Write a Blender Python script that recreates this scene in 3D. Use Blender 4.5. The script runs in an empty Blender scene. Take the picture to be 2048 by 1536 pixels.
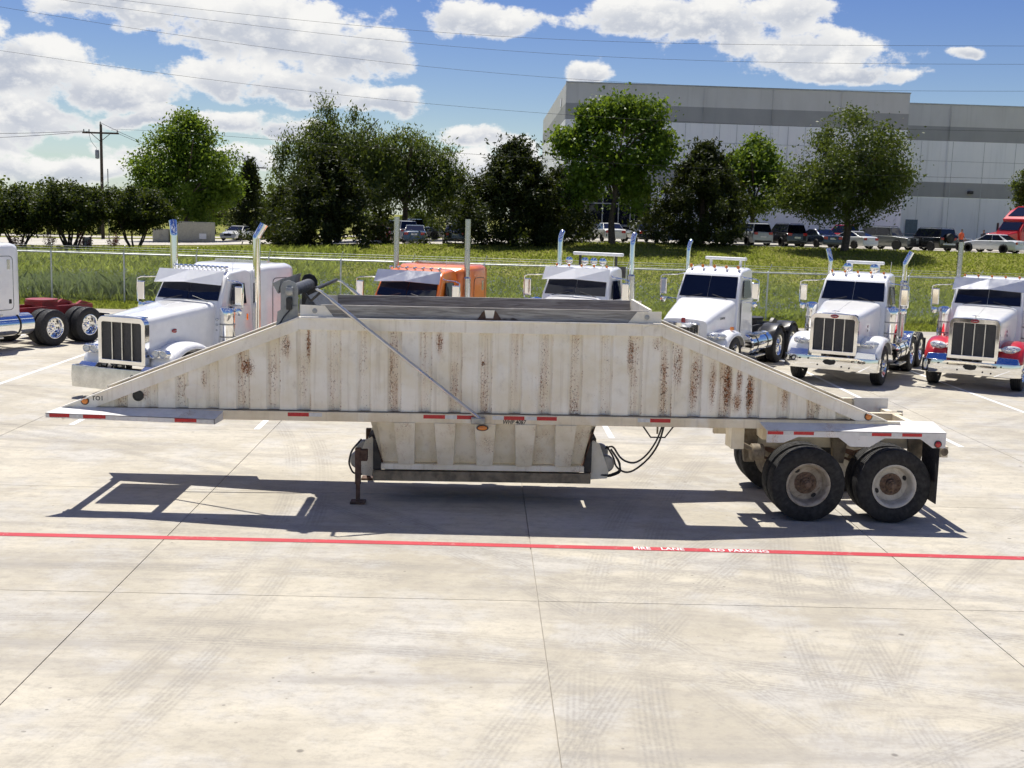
import bpy, bmesh, math, random
import numpy as np
from mathutils import Vector, Matrix
R = math.radians
scene = bpy.context.scene
COL = scene.collection

# ------------------------------------------------------------------ camera
camd = bpy.data.cameras.new('camera'); cam = bpy.data.objects.new('camera', camd); COL.objects.link(cam)
PITCH, ROLL, YAW, EYE = .14435, .03045, .0281, 4.105
fw = Vector((math.sin(YAW), math.cos(YAW), 0)); rt = Vector((math.cos(YAW), -math.sin(YAW), 0)); up = Vector((0, 0, 1))
F = math.cos(PITCH)*fw - math.sin(PITCH)*up; U = math.sin(PITCH)*fw + math.cos(PITCH)*up
Rv = rt*math.cos(ROLL) + U*math.sin(ROLL); Uv = -rt*math.sin(ROLL) + U*math.cos(ROLL)
mw = Matrix((Rv, Uv, -F)).transposed().to_4x4(); mw.translation = (0, 0, EYE)
cam.matrix_world = mw
camd.sensor_width = 36.0; camd.lens = 36.0*2300/2048; camd.clip_end = 6000; camd.clip_start = .1
scene.camera = cam

# ------------------------------------------------------------------ sun + sky
SUN = Vector((-.14, .45, 1.0)).normalized()
SUN_EL = math.asin(SUN.z); SUN_AZ = math.atan2(SUN.x, SUN.y)
sd = bpy.data.lights.new('sun', 'SUN'); sd.energy = 5.0; sd.angle = R(.53); sd.color = (1, .955, .88)
so = bpy.data.objects.new('sun', sd); COL.objects.link(so)
so.rotation_euler = (-SUN).to_track_quat('-Z', 'Y').to_euler(); so.location = (0, 0, 60)

class NT:
    """tiny node-graph helper"""
    def __init__(s, tree): s.t = tree; s.n = tree.nodes; s.l = tree.links
    def node(s, typ, **kw):
        n = s.n.new(typ)
        for k, v in kw.items(): setattr(n, k, v)
        return n
    def put(s, sock, v):
        if v is None: return
        if hasattr(v, 'bl_rna') and hasattr(v, 'is_linked'): s.l.new(v, sock)
        elif isinstance(v, (tuple, list)):
            v = tuple(v)
            if len(sock.default_value) == 4 and len(v) == 3: v = v + (1,)
            sock.default_value = v
        else: sock.default_value = v
    def math(s, op, a, b=None, c=None, clamp=False):
        n = s.node('ShaderNodeMath', operation=op, use_clamp=clamp)
        s.put(n.inputs[0], a); s.put(n.inputs[1], b); s.put(n.inputs[2], c)
        return n.outputs[0]
    def vmath(s, op, a, b=None, out=0):
        n = s.node('ShaderNodeVectorMath', operation=op); s.put(n.inputs[0], a); s.put(n.inputs[1], b)
        return n.outputs[out]
    def rng(s, v, a, b, c=0, d=1, smooth=True):
        n = s.node('ShaderNodeMapRange'); n.interpolation_type = 'SMOOTHSTEP' if smooth else 'LINEAR'
        for i, q in enumerate((v, a, b, c, d)): s.put(n.inputs[i], q)
        return n.outputs[0]
    def mix(s, f, a, b, blend='MIX'):
        n = s.node('ShaderNodeMix', data_type='RGBA', blend_type=blend)
        s.put(n.inputs[0], f); s.put(n.inputs[6], a); s.put(n.inputs[7], b)
        return n.outputs[2]
    def noise(s, vec, scale, detail=3, rough=.55, dist=0, col=False):
        n = s.node('ShaderNodeTexNoise'); s.put(n.inputs['Vector'], vec); n.inputs['Scale'].default_value = scale
        n.inputs['Detail'].default_value = detail; n.inputs['Roughness'].default_value = rough; n.inputs['Distortion'].default_value = dist
        return n.outputs[1 if col else 0]
    def mapping(s, vec, scale=(1, 1, 1), loc=(0, 0, 0), rot=(0, 0, 0)):
        n = s.node('ShaderNodeMapping'); s.put(n.inputs[0], vec)
        n.inputs['Scale'].default_value = scale; n.inputs['Location'].default_value = loc; n.inputs['Rotation'].default_value = rot
        return n.outputs[0]
    def sep(s, v):
        n = s.node('ShaderNodeSeparateXYZ'); s.put(n.inputs[0], v); return n.outputs
    def comb(s, x, y, z=0):
        n = s.node('ShaderNodeCombineXYZ'); s.put(n.inputs[0], x); s.put(n.inputs[1], y); s.put(n.inputs[2], z); return n.outputs[0]
    def coord(s, which='Object'): return s.node('ShaderNodeTexCoord').outputs[which]
    def pos(s): return s.node('ShaderNodeNewGeometry').outputs['Position']
    def bump(s, h, strength=.3, dist=.02, normal=None):
        n = s.node('ShaderNodeBump'); n.inputs['Strength'].default_value = strength; n.inputs['Distance'].default_value = dist
        s.put(n.inputs['Height'], h); s.put(n.inputs['Normal'], normal); return n.outputs[0]

def cloud_group():
    """cumulus density over (azimuth, elevation) of the viewing direction"""
    g = bpy.data.node_groups.new('cumulus', 'ShaderNodeTree')
    g.interface.new_socket('Vector', in_out='INPUT', socket_type='NodeSocketVector')
    g.interface.new_socket('Density', in_out='OUTPUT', socket_type='NodeSocketFloat')
    g.interface.new_socket('Height', in_out='OUTPUT', socket_type='NodeSocketFloat')
    t = NT(g); i = t.node('NodeGroupInput'); o = t.node('NodeGroupOutput'); v = i.outputs[0]
    def n2(vec, scale, detail, rough, col=False):
        x = t.noise(vec, scale, detail, rough, col=col); x.node.noise_dimensions = '2D'; return x
    wob = n2(t.mapping(v, (1, 1.6, 1)), 11, 2, .6, True)
    v2 = t.vmath('ADD', v, t.vmath('MULTIPLY', t.vmath('SUBTRACT', wob, (.5, .5, .5)), (.055, .032, 0)))
    def madd(vec, m, a):
        n = t.node('ShaderNodeVectorMath', operation='MULTIPLY_ADD'); t.put(n.inputs[0], vec); n.inputs[1].default_value = m; n.inputs[2].default_value = a; return n.outputs[0]
    acc = num = den = None
    blobs = [(-.28,.158,.10,.020),(-.18,.142,.10,.028),(-.115,.132,.052,.024),(-.375,.103,.082,.032),(-.305,.088,.055,.020),(-.41,.12,.045,.03),
             (-.22,.105,.05,.018),(-.15,.10,.072,.021),(-.082,.093,.036,.014),(-.385,.064,.08,.018),(-.43,.044,.06,.020),(-.004,.164,.05,.016),
             (.13,.168,.070,.019),(.19,.164,.066,.027),(.25,.170,.036,.022),(.083,.123,.030,.009),(.27,.138,.070,.019),(.305,.125,.052,.011),
             (-.01,.066,.038,.010),(.025,.054,.028,.013),(-.21,.069,.042,.009),(-.165,.064,.045,.012),(-.285,.070,.036,.009),(.387,.137,.018,.005),
             (.46,.115,.02,.008),(-.36,.026,.08,.014),(-.02,.04,.05,.016),(-.24,.042,.07,.012),(.62,.17,.12,.05),(-.66,.15,.13,.05),(.75,.06,.1,.03),(-.8,.05,.12,.03)]
    for (a, e, ra, re) in blobs:
        q = madd(v2, (1/ra, 1/re, 0), (-a/ra, -e/re, 0)); b = t.math('MULTIPLY_ADD', t.vmath('DOT_PRODUCT', q, q, out=1), -.60, 1.0, clamp=True)
        h = t.math('MULTIPLY', b, t.vmath('DOT_PRODUCT', q, (0, 1, 0), out=1))
        acc = b if acc is None else t.math('MAXIMUM', acc, b); num = h if num is None else t.math('ADD', num, h); den = b if den is None else t.math('ADD', den, b)
    # the rest of the sky goes on with the same kind of cloud
    el = t.sep(v)[1]
    gen = t.rng(n2(t.mapping(v, (2.2, 4.5, 1)), 1.5, 3, .6), .50, .68, 0, .9)
    acc = t.math('MAXIMUM', acc, t.math('MULTIPLY', gen, t.rng(el, .18, .30)))
    fine = n2(t.mapping(v, (1, 1.55, 1)), 30, 5, .64)
    t.l.new(t.math('ADD', acc, t.math('MULTIPLY', t.math('SUBTRACT', fine, .5), 1.5)), o.inputs[0])
    t.l.new(t.math('ADD', t.math('DIVIDE', num, t.math('ADD', den, .02)), t.math('MULTIPLY', t.math('SUBTRACT', fine, .5), 2.6)), o.inputs[1]); return g

world = bpy.data.worlds.new('World'); scene.world = world; world.use_nodes = True
wt = NT(world.node_tree); wt.n.clear()
sky = wt.node('ShaderNodeTexSky', sky_type='NISHITA'); sky.sun_disc = False
sky.sun_elevation = SUN_EL; sky.sun_rotation = SUN_AZ; sky.altitude = 200; sky.air_density = 1.0; sky.dust_density = .25; sky.ozone_density = 2.2
dirn = wt.sep(wt.coord('Generated'))
az = wt.math('ARCTAN2', dirn[0], dirn[1]); el = wt.math('ARCSINE', dirn[2])
vec = wt.comb(az, el)
CG = cloud_group()
cn = wt.node('ShaderNodeGroup', node_tree=CG); wt.l.new(vec, cn.inputs[0]); d0, hgt = cn.outputs[0], cn.outputs[1]
alpha = wt.rng(d0, .34, .72); alpha = wt.math('MULTIPLY', alpha, wt.rng(el, -.01, .03))
shade = wt.math('MULTIPLY', wt.rng(hgt, .75, -.65), wt.rng(d0, .45, .95))
ccol = wt.mix(shade, (14.6, 14.5, 14.2), (7.6, 8.3, 9.8))
hs = wt.node('ShaderNodeHueSaturation'); hs.inputs['Saturation'].default_value = 1.34; hs.inputs['Value'].default_value = 1.38; hs.inputs['Hue'].default_value = .525
wt.l.new(sky.outputs[0], hs.inputs['Color'])
haze = wt.mix(wt.rng(el, .0, .09, .42, 0), hs.outputs[0], (8.6, 10.8, 13.4))
out = wt.mix(alpha, haze, ccol)
bg = wt.node('ShaderNodeBackground'); wt.l.new(out, bg.inputs[0]); bg.inputs[1].default_value = .050
wo = wt.node('ShaderNodeOutputWorld'); wt.l.new(bg.outputs[0], wo.inputs[0])

vs = scene.view_settings; vs.view_transform = 'Standard'; vs.look = 'None'; vs.exposure = 0.36; vs.gamma = 1; vs.use_curve_mapping = False
cy = scene.cycles; cy.use_denoising = True; cy.max_bounces = 6; cy.diffuse_bounces = 3; cy.glossy_bounces = 3; cy.transmission_bounces = 3
cy.transparent_max_bounces = 6; cy.sample_clamp_indirect = 6; cy.use_adaptive_sampling = True; cy.adaptive_threshold = .03

# ------------------------------------------------------------------ materials
MATS = {}
def newmat(name):
    m = bpy.data.materials.new(name); m.use_nodes = True; t = NT(m.node_tree)
    b = t.n['Principled BSDF']; MATS[name] = m; return m, t, b
def P(name, col, rough=.5, metal=0., var=.12, scale=6., bump=0., bscale=60., coat=0., spec=.5, dirt=0., dirtcol=(.12, .09, .06)):
    """plain painted / metal / rubber surface with slight mottling, dirt and grain"""
    m, t, b = newmat(name); c = t.coord('Object')
    n = t.noise(c, scale, 4)
    lo = tuple(max(0, q*(1-var)) for q in col); hi = tuple(min(1, q*(1+var)) for q in col)
    cc = t.mix(t.rng(n, .3, .7), lo, hi)
    if dirt:
        dn = t.noise(t.mapping(c, (1, 1, .45)), scale*2.3, 6, .7)
        cc = t.mix(t.math('MULTIPLY', t.rng(dn, .52, .72), dirt), cc, dirtcol)
    t.put(b.inputs['Base Color'], cc)
    t.put(b.inputs['Roughness'], rough if coat or metal == 1 else t.rng(t.noise(c, scale*1.7, 3), .3, .7, max(.02, rough*.82), min(1, rough*1.18)))
    b.inputs['Metallic'].default_value = metal; b.inputs['Specular IOR Level'].default_value = spec
    if coat: b.inputs['Coat Weight'].default_value = coat; b.inputs['Coat Roughness'].default_value = .04
    if bump: t.put(b.inputs['Normal'], t.bump(t.noise(c, bscale, 4), bump, .01))
    return m

P('truck_white', (.87, .87, .855), .28, coat=.8, var=.03)
P('truck_orange', (.86, .21, .025), .28, coat=.8, var=.05)
P('truck_red', (.52, .012, .016), .28, coat=.8, var=.06)
P('frame_red', (.26, .015, .02), .45, var=.2, dirt=.4)
P('frame_black', (.022, .022, .023), .5, var=.3, dirt=.5)
P('steel_polished', (.48, .49, .51), .2, 1, var=.06, scale=3)
P('stainless', (.66, .67, .68), .38, .75, var=.05, scale=3)
P('chrome', (.86, .86, .85), .06, 1, var=.04, scale=3)
P('brushed', (.62, .62, .60), .26, 1, var=.12, scale=5)
P('steel_dull', (.36, .36, .35), .42, .8, var=.2, dirt=.3)
P('rubber', (.020, .020, .021), .72, var=.3, scale=14, bump=.15, dirt=.35, dirtcol=(.07, .063, .055))
P('rubber_dusty', (.017, .0165, .016), .8, var=.3, scale=9, bump=.15, dirt=.5, dirtcol=(.055, .051, .045))
P('black_plastic', (.02, .02, .021), .42, var=.2)
P('lens_clear', (.62, .64, .64), .08, .25, var=.08)
P('lens_amber', (.75, .22, .02), .18, var=.1, coat=.6)
P('lens_red', (.45, .012, .012), .18, var=.1, coat=.6)
P('tape_red', (.50, .015, .02), .35, var=.12, scale=20)
P('tape_white', (.62, .62, .60), .35, var=.1, scale=20)
P('ink', (.012, .012, .012), .6)
P('badge_red', (.32, .012, .015), .25, coat=.7)
P('white_paint', (.80, .80, .78), .45, var=.05)
P('galvanized', (.60, .62, .63), .42, .6, var=.15, scale=4)
P('rust_steel', (.105, .062, .042), .8, .1, var=.4, scale=9, bump=.4, dirt=.6, dirtcol=(.20, .10, .05))
P('grimy_steel', (.22, .18, .125), .75, .1, var=.35, scale=8, bump=.3, dirt=.5, dirtcol=(.07, .05, .035))
P('hub_rust', (.16, .105, .07), .75, .15, var=.35, scale=18, bump=.3, dirt=.5, dirtcol=(.05, .035, .025))
P('rim_cream', (.52, .49, .42), .5, .1, var=.14, scale=9, dirt=.45, dirtcol=(.17, .12, .08))
P('rim_rusty', (.36, .31, .24), .6, .1, var=.25, scale=9, dirt=.85, dirtcol=(.15, .08, .045))
P('tarp', (.055, .06, .066), .6, var=.3, scale=14, bump=.6, bscale=18)
P('plate_grey', (.32, .33, .33), .45, .5, var=.15, dirt=.3)
P('aluminium', (.60, .60, .57), .32, .9, var=.12, scale=4)
P('pole_wood', (.075, .055, .042), .85, var=.3, bump=.4)
P('insulator', (.30, .31, .31), .4, var=.15)
P('wire', (.045, .047, .05), .5, var=.1)
P('cabinet', (.44, .42, .33), .55, var=.08, dirt=.2)
P('skin', (.33, .19, .13), .6)
P('shirt_orange', (.72, .13, .04), .8)
P('cloth_dark', (.03, .035, .05), .85)
P('shirt_light', (.6, .6, .6), .85)
P('bark', (.085, .066, .05), .9, var=.35, scale=9, bump=.8, bscale=25)
P('door_blue', (.10, .15, .19), .5)
for nm, c in dict(white=(.72, .73, .72), black=(.012, .012, .014), maroon=(.16, .02, .03), blue=(.045, .085, .15), grey=(.16, .17, .155), red=(.48, .02, .025), silver=(.46, .48, .49), navy=(.02, .03, .05)).items():
    P('car_'+nm, c, .25, coat=.9, var=.04)
def glassmat():
    m, t, b = newmat('glass_dark')
    b.inputs['Base Color'].default_value = (.006, .008, .018, 1); b.inputs['Roughness'].default_value = .03
    b.inputs['Specular IOR Level'].default_value = .55; b.inputs['Coat Weight'].default_value = .0
    t.put(b.inputs['Normal'], t.bump(t.noise(t.coord('Object'), 1.4, 2), .04, .1))
glassmat()
def grillemat():
    m, t, b = newmat('grille_mesh'); c = t.coord('Object'); x, y, z = t.sep(c)
    a = t.math('SINE', t.math('MULTIPLY', t.math('ADD', x, z), 300)); d = t.math('SINE', t.math('MULTIPLY', t.math('SUBTRACT', x, z), 300))
    k = t.rng(t.math('MAXIMUM', a, d), .45, .9)
    t.put(b.inputs['Base Color'], t.mix(k, (.012, .012, .012), (.17, .165, .155))); b.inputs['Roughness'].default_value = .5
    t.put(b.inputs['Normal'], t.bump(k, .6, .01))
grillemat()

def trailermat(name, rust=1., base=((.84, .765, .59), (.93, .885, .765)), ribs=True, streak=1.):
    m, t, b = newmat(name); c = t.coord('Object'); x, y, z = t.sep(c)
    big = t.noise(t.mapping(c, (1.1, 1.1, 1.4)), 1.6, 5, .6)
    col = t.mix(t.rng(big, .32, .68), base[0], base[1])
    # chalky pale patches and yellowish runs down the sheet
    run = t.noise(t.mapping(c, (14, 14, .55)), 1.0, 5, .62)
    col = t.mix(t.math('MULTIPLY', t.rng(run, .52, .74), .36*streak), col, (.47, .39, .27))
    pale = t.noise(t.mapping(c, (3.2, 3.2, 1.2), loc=(4, 2, 9)), 1.0, 3, .5)
    col = t.mix(t.math('MULTIPLY', t.rng(pale, .54, .70), .55), col, (.88, .86, .79))
    grime = t.noise(t.mapping(c, (7, 7, 5)), 1.0, 7, .72)
    col = t.mix(t.math('MULTIPLY', t.rng(grime, .52, .80), .32), col, (.33, .28, .20))
    # rust amount
    amt = t.math('MULTIPLY', t.rng(t.noise(t.mapping(c, (3.0, 3.0, .8), loc=(1, 5, 2)), 1.0, 3), .42, .75), .22)
    if ribs:
        fr = t.math('FRACT', t.math('DIVIDE', t.math('ADD', x, 10.228), .417))
        rib = t.math('MULTIPLY', t.rng(fr, .50, .60), t.rng(fr, .92, .80))
        seam = t.rng(t.math('ABSOLUTE', t.math('SUBTRACT', fr, .955)), .045, .0)
        amt = t.math('ADD', amt, t.math('MULTIPLY', rib, t.rng(t.noise(t.mapping(c, (1.4, 1.4, 1.1)), 1., 3), .30, .70, .16, .56)))
        amt = t.math('ADD', amt, t.math('MULTIPLY', seam, t.rng(t.noise(t.mapping(c, (1.7, 1.7, 1.6), loc=(3, 3, 3)), 1., 3), .36, .70, .0, .60)))
        for (a, zc, rx, rz, k) in [(-3.20, 2.02, .13, .16, .95), (-2.66, 2.32, .09, .2, .8), (-2.35, 2.35, .05, .32, .9), (-3.78, 1.86, .05, .16, .7), (-.55, 2.42, .07, .2, .8), (.05, 2.12, .035, .05, 1.),
                                   (2.10, 2.30, .07, .34, .85), (2.75, 2.15, .09, .40, .75), (3.02, 2.02, .11, .35, .7), (3.46, 1.86, .07, .46, 1.05), (3.62, 1.95, .05, .25, .8), (3.78, 1.76, .075, .36, 1.1), (3.25, 1.9, .06, .4, .7), (3.60, 1.66, .09, .16, .8), (4.28, 1.72, .06, .26, .7), (4.75, 1.62, .05, .17, .6), (2.45, 2.45, .08, .12, .6), (-4.6, 1.62, .07, .1, .6)]:
            d = t.vmath('LENGTH', t.vmath('MULTIPLY', t.vmath('SUBTRACT', c, (a, 0, zc)), (1/rx, 0, 1/rz)), out=1)
            amt = t.math('MAXIMUM', amt, t.math('MULTIPLY', t.rng(d, 1.5, .2), k*.9))
    amt = t.math('MULTIPLY', amt, rust)
    sp = t.noise(t.mapping(c, (1, 1, .8)), 62, 4, .75)
    thr = t.math('SUBTRACT', .715, t.math('MULTIPLY', amt, .30))
    rm = t.rng(t.math('SUBTRACT', sp, thr), -.025, .04)
    rcol = t.mix(t.rng(t.noise(c, 21, 4), .35, .65), (.075, .034, .016), (.34, .125, .04))
    runs = t.noise(t.mapping(c, (34, 34, .9), loc=(2, 2, 7)), 1.0, 4, .6)
    stain = t.mix(t.math('MULTIPLY', t.rng(amt, .05, .85), t.rng(runs, .40, .68, .12, .80)), col, (.46, .255, .11))
    t.put(b.inputs['Base Color'], t.mix(rm, stain, rcol))
    t.put(b.inputs['Roughness'], t.rng(rm, 0, 1, .52, .9)); b.inputs['Specular IOR Level'].default_value = .35
    t.put(b.inputs['Normal'], t.bump(t.math('ADD', t.noise(c, 3.5, 3), t.math('MULTIPLY', rm, .25)), .22, .03))
trailermat('trailer_sheet'); trailermat('trailer_rail', .5, ribs=False, base=((.82, .76, .62), (.92, .88, .78)))
trailermat('trailer_beam', 1.1, ribs=False, base=((.70, .59, .40), (.85, .76, .57)))
trailermat('trailer_tub', 2.0, ribs=False, base=((.80, .73, .56), (.91, .86, .73)))
P('gate_grime', (.24, .195, .13), .8, var=.35, scale=7, bump=.3, dirt=.6, dirtcol=(.10, .07, .045))
trailermat('trailer_fender', 2.4, ribs=False, base=((.62, .61, .58), (.76, .755, .73)), streak=.3)

def woodmat():
    m, t, b = newmat('board_wood'); c = t.coord('Object')
    g = t.noise(t.mapping(c, (.9, 9, 16)), 1.6, 6, .65, 1.2)
    col = t.mix(t.rng(g, .35, .68), (.22, .205, .185), (.47, .45, .41))
    kn = t.noise(t.mapping(c, (2.2, 6, 6)), 1.2, 2)
    col = t.mix(t.rng(kn, .66, .74), col, (.06, .05, .045))
    t.put(b.inputs['Base Color'], col); b.inputs['Roughness'].default_value = .85
    t.put(b.inputs['Normal'], t.bump(g, .4, .01))
woodmat()
def rustsheet():
    m, t, b = newmat('hopper_inside'); c = t.coord('Object'); n = t.noise(c, 5, 7, .7)
    t.put(b.inputs['Base Color'], t.mix(t.rng(n, .35, .65), (.035, .018, .014), (.17, .085, .05))); b.inputs['Roughness'].default_value = .8
rustsheet()

def concretemat():
    m, t, b = newmat('concrete'); p = t.pos(); x, y, z = t.sep(p)
    flat = t.comb(x, y, 0)
    col = t.mix(t.rng(t.noise(flat, .42, 6, .65), .38, .62), (.395, .357, .275), (.555, .508, .40))
    col = t.mix(t.math('MULTIPLY', t.rng(t.noise(t.mapping(flat, loc=(20, 7, 0)), .75, 7, .68), .46, .62), .75), col, (.50, .487, .455))
    col = t.mix(t.math('MULTIPLY', t.rng(t.noise(t.mapping(flat, loc=(3, 1, 0)), 2.2, 5, .7), .5, .72), .4), col, (.38, .335, .26))
    broom = t.noise(t.mapping(flat, (.6, 7.5, 1), rot=(0, 0, R(4))), 1.6, 5, .65)
    col = t.mix(t.math('MULTIPLY', t.rng(broom, .42, .70), .24), col, (.305, .285, .25))
    info = t.node('ShaderNodeObjectInfo')
    col = t.mix(.28, col, t.mix(info.outputs['Random'], (.38, .352, .297), (.495, .462, .395)))
    # tyre tracks: wide arcs left by turning trucks
    tread = t.noise(t.mapping(flat, (2, 2, 1)), 9, 5, .7)
    patch = t.noise(t.mapping(flat, loc=(9, 4, 0)), .55, 3)
    acc = None
    for (cx, cy_, r, g, w, k) in [(-19, 0, 23.4, .22, .12, .7), (-4, -14, 24.9, .24, .13, .8), (-4, -14, 27.1, .24, .13, .8), (-7, -17, 31.8, .26, .14, .8), (22, 1, 20.4, .22, .13, .6), (14, -8, 19.2, .24, .13, .8), 
                                  (30, -2, 31.3, .3, .17, .7), (-2, 40, 20.7, .24, .14, .6), (3, 44, 22.8, .24, .14, .55), (-30, 14, 27.6, .24, .14, .6), (18, 30, 19.0, .3, .17, .65), (40, 6, 36.7, .32, .17, .7), (40, 6, 38.9, .3, .17, .6)]:
        d = t.vmath('LENGTH', t.vmath('SUBTRACT', flat, (cx, cy_, 0)), out=1)
        e = t.math('ABSOLUTE', t.math('SUBTRACT', t.math('ABSOLUTE', t.math('SUBTRACT', d, r)), g))
        a = t.math('MULTIPLY', t.math('MULTIPLY', t.rng(e, w*1.35, w*.6), k), t.math('MULTIPLY_ADD', t.math('SINE', t.math('MULTIPLY', e, 120)), .35, .65))
        acc = a if acc is None else t.math('MAXIMUM', acc, a)
    acc = t.math('MULTIPLY', t.math('MULTIPLY', acc, t.rng(tread, .30, .66, .25, 1)), t.rng(patch, .32, .58))
    col = t.mix(t.math('MULTIPLY', acc, .80), col, (.19, .182, .17))
    for (ang, sc, k_) in ((-22, (.22, 2.0, 1), .42), (38, (.2, 1.8, 1), .36), (8, (.28, 2.6, 1), .12)):
        sn = t.noise(t.mapping(flat, sc, (ang*.3, 2, 0), (0, 0, R(ang))), 1.0, 4, .62)
        col = t.mix(t.math('MULTIPLY', t.rng(sn, .50, .72), k_), col, (.26, .245, .225))
    # drips and small spots
    vo = t.node('ShaderNodeTexVoronoi'); t.put(vo.inputs['Vector'], flat); vo.inputs['Scale'].default_value = 1.5; vo.inputs['Randomness'].default_value = 1
    spot = t.math('MULTIPLY', t.rng(vo.outputs['Distance'], .060, .030), t.rng(t.noise(flat, .5, 2), .46, .56))
    col = t.mix(t.math('MULTIPLY', spot, .75), col, (.10, .09, .08))
    vo2 = t.node('ShaderNodeTexVoronoi'); t.put(vo2.inputs['Vector'], flat); vo2.inputs['Scale'].default_value = 4.2
    col = t.mix(t.math('MULTIPLY', t.math('MULTIPLY', t.rng(vo2.outputs['Distance'], .085, .045), t.rng(t.noise(t.mapping(flat, loc=(8, 3, 0)), .6, 3), .50, .60)), .65), col, (.13, .12, .105))
    oil = t.rng(t.noise(t.mapping(flat, loc=(31, 12, 0)), 1.1, 5, .75), .70, .80)
    col = t.mix(t.math('MULTIPLY', oil, .5), col, (.23, .21, .19))
    grain = t.noise(flat, 26, 4, .7); grit = t.noise(t.mapping(flat, (.75, 1, 1), rot=(0, 0, .3)), 7, 7, .78)
    col = t.mix(t.math('MULTIPLY', t.rng(grit, .45, .66), .44), col, (.27, .25, .215))
    col = t.mix(t.math('MULTIPLY', t.rng(grain, .45, .75), .30), col, (.30, .28, .245))
    t.put(b.inputs['Base Color'], col); b.inputs['Roughness'].default_value = .85; b.inputs['Specular IOR Level'].default_value = .25
    t.put(b.inputs['Normal'], t.bump(t.math('ADD', grain, t.math('MULTIPLY', broom, .8)), .25, .006))
concretemat()
P('joint', (.33, .305, .265), .9)
P('sealant', (.50, .49, .46), .8)
def paintmat(name, col, wear=.35):
    m, t, b = newmat(name); p = t.pos()
    n = t.noise(p, 6, 6, .72); n2 = t.noise(t.mapping(p, (.8, 5, 1)), 2, 4)
    c = t.mix(t.rng(n2, .35, .65), tuple(q*.85 for q in col), col)
    t.put(b.inputs['Base Color'], t.mix(t.math('MULTIPLY', t.rng(n, .56, .70), wear), c, (.5, .47, .41))); b.inputs['Roughness'].default_value = .75
paintmat('stripe_red', (.46, .030, .045)); paintmat('stripe_white', (.76, .76, .75), .3)
def asphalt(name, lo, hi):
    m, t, b = newmat(name); p = t.pos()
    t.put(b.inputs['Base Color'], t.mix(t.rng(t.noise(p, .5, 6, .65), .35, .65), lo, hi)); b.inputs['Roughness'].default_value = .9
asphalt('lot_surface', (.34, .32, .275), (.46, .43, .37))
asphalt('drive_surface', (.40, .37, .31), (.50, .47, .41))
def grassground():
    m, t, b = newmat('grass_ground'); p = t.pos()
    n = t.noise(p, .22, 6, .65); f = t.noise(p, 3.2, 6, .75)
    c = t.mix(t.rng(n, .35, .65), (.145, .165, .028), (.25, .235, .065))
    c = t.mix(t.math('MULTIPLY', t.rng(f, .48, .72), .7), c, (.075, .105, .016))
    c = t.mix(t.math('MULTIPLY', t.rng(t.noise(t.mapping(p, loc=(5, 8, 1)), .5, 5, .7), .56, .7), .5), c, (.17, .15, .06))
    t.put(b.inputs['Base Color'], c); b.inputs['Roughness'].default_value = .95; b.inputs['Specular IOR Level'].default_value = .1
    t.put(b.inputs['Normal'], t.bump(f, .9, .12))
grassground()
def leafmat(name, lo, hi, trans=.35, spec=.3):
    m, t, b = newmat(name)
    g = t.node('ShaderNodeNewGeometry'); r = g.outputs['Random Per Island']
    big = t.noise(g.outputs['Position'], .45, 3)
    c = t.mix(t.math('MULTIPLY', t.math('ADD', r, t.rng(big, .3, .7)), .5), lo, hi)
    t.put(b.inputs['Base Color'], c); b.inputs['Roughness'].default_value = .5; b.inputs['Specular IOR Level'].default_value = spec
    tr = t.node('ShaderNodeBsdfTranslucent'); t.put(tr.inputs[0], t.mix(.5, c, (.30, .38, .03)))
    mx = t.node('ShaderNodeMixShader'); mx.inputs[0].default_value = trans
    t.l.new(b.outputs[0], mx.inputs[1]); t.l.new(tr.outputs[0], mx.inputs[2]); t.l.new(mx.outputs[0], t.n['Material Output'].inputs[0])
leafmat('leaf_bright', (.038, .090, .007), (.14, .225, .024), .42)
leafmat('leaf_oak', (.026, .046, .008), (.078, .108, .022), .28)
leafmat('leaf_willow', (.030, .054, .009), (.088, .122, .024), .28)
leafmat('leaf_cedar', (.011, .019, .005), (.034, .044, .012), .12, .12)
leafmat('leaf_myrtle', (.013, .026, .007), (.042, .058, .014), .2, .15)
leafmat('leaf_red', (.14, .02, .025), (.28, .06, .07), .3)
leafmat('blade_mown', (.165, .195, .030), (.35, .35, .09), .55)
leafmat('blade_weed', (.17, .215, .038), (.44, .46, .15), .62)
leafmat('blade_pale', (.14, .18, .07), (.36, .42, .24), .4)
P('petal', (.78, .78, .70), .7)
def wallmat():
    m, t, b = newmat('tilt_wall'); p = t.pos(); x, y, z = t.sep(p)
    band = lambda lo, hi: t.math('MULTIPLY', t.math('GREATER_THAN', z, lo), t.math('LESS_THAN', z, hi))
    n = t.noise(t.mapping(p, (.5, .5, .25)), 1.0, 5, .6)
    white = t.mix(t.rng(n, .3, .7), (.80, .82, .83), (.86, .87, .87))
    top = t.mix(t.rng(n, .3, .7), (.55, .55, .53), (.60, .60, .58))
    dark = t.mix(t.rng(n, .3, .7), (.31, .32, .315), (.35, .355, .35))
    c = t.mix(t.math('GREATER_THAN', z, 15.0), white, top)
    c = t.mix(t.math('MAXIMUM', band(13.5, 15.0), band(7.55, 9.15)), c, dark)
    c = t.mix(t.math('MULTIPLY', t.rng(t.noise(t.mapping(p, (2.2, 2.2, .08)), 1., 5, .65), .52, .75), .22), c, (.28, .28, .27))
    c = t.mix(t.math('LESS_THAN', z, 3.1), c, (.10, .13, .15))
    t.put(b.inputs['Base Color'], c); b.inputs['Roughness'].default_value = .8
wallmat()
P('mullion', (.42, .44, .45), .4, .6)
P('far_wall', (.55, .57, .58), .7)

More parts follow.
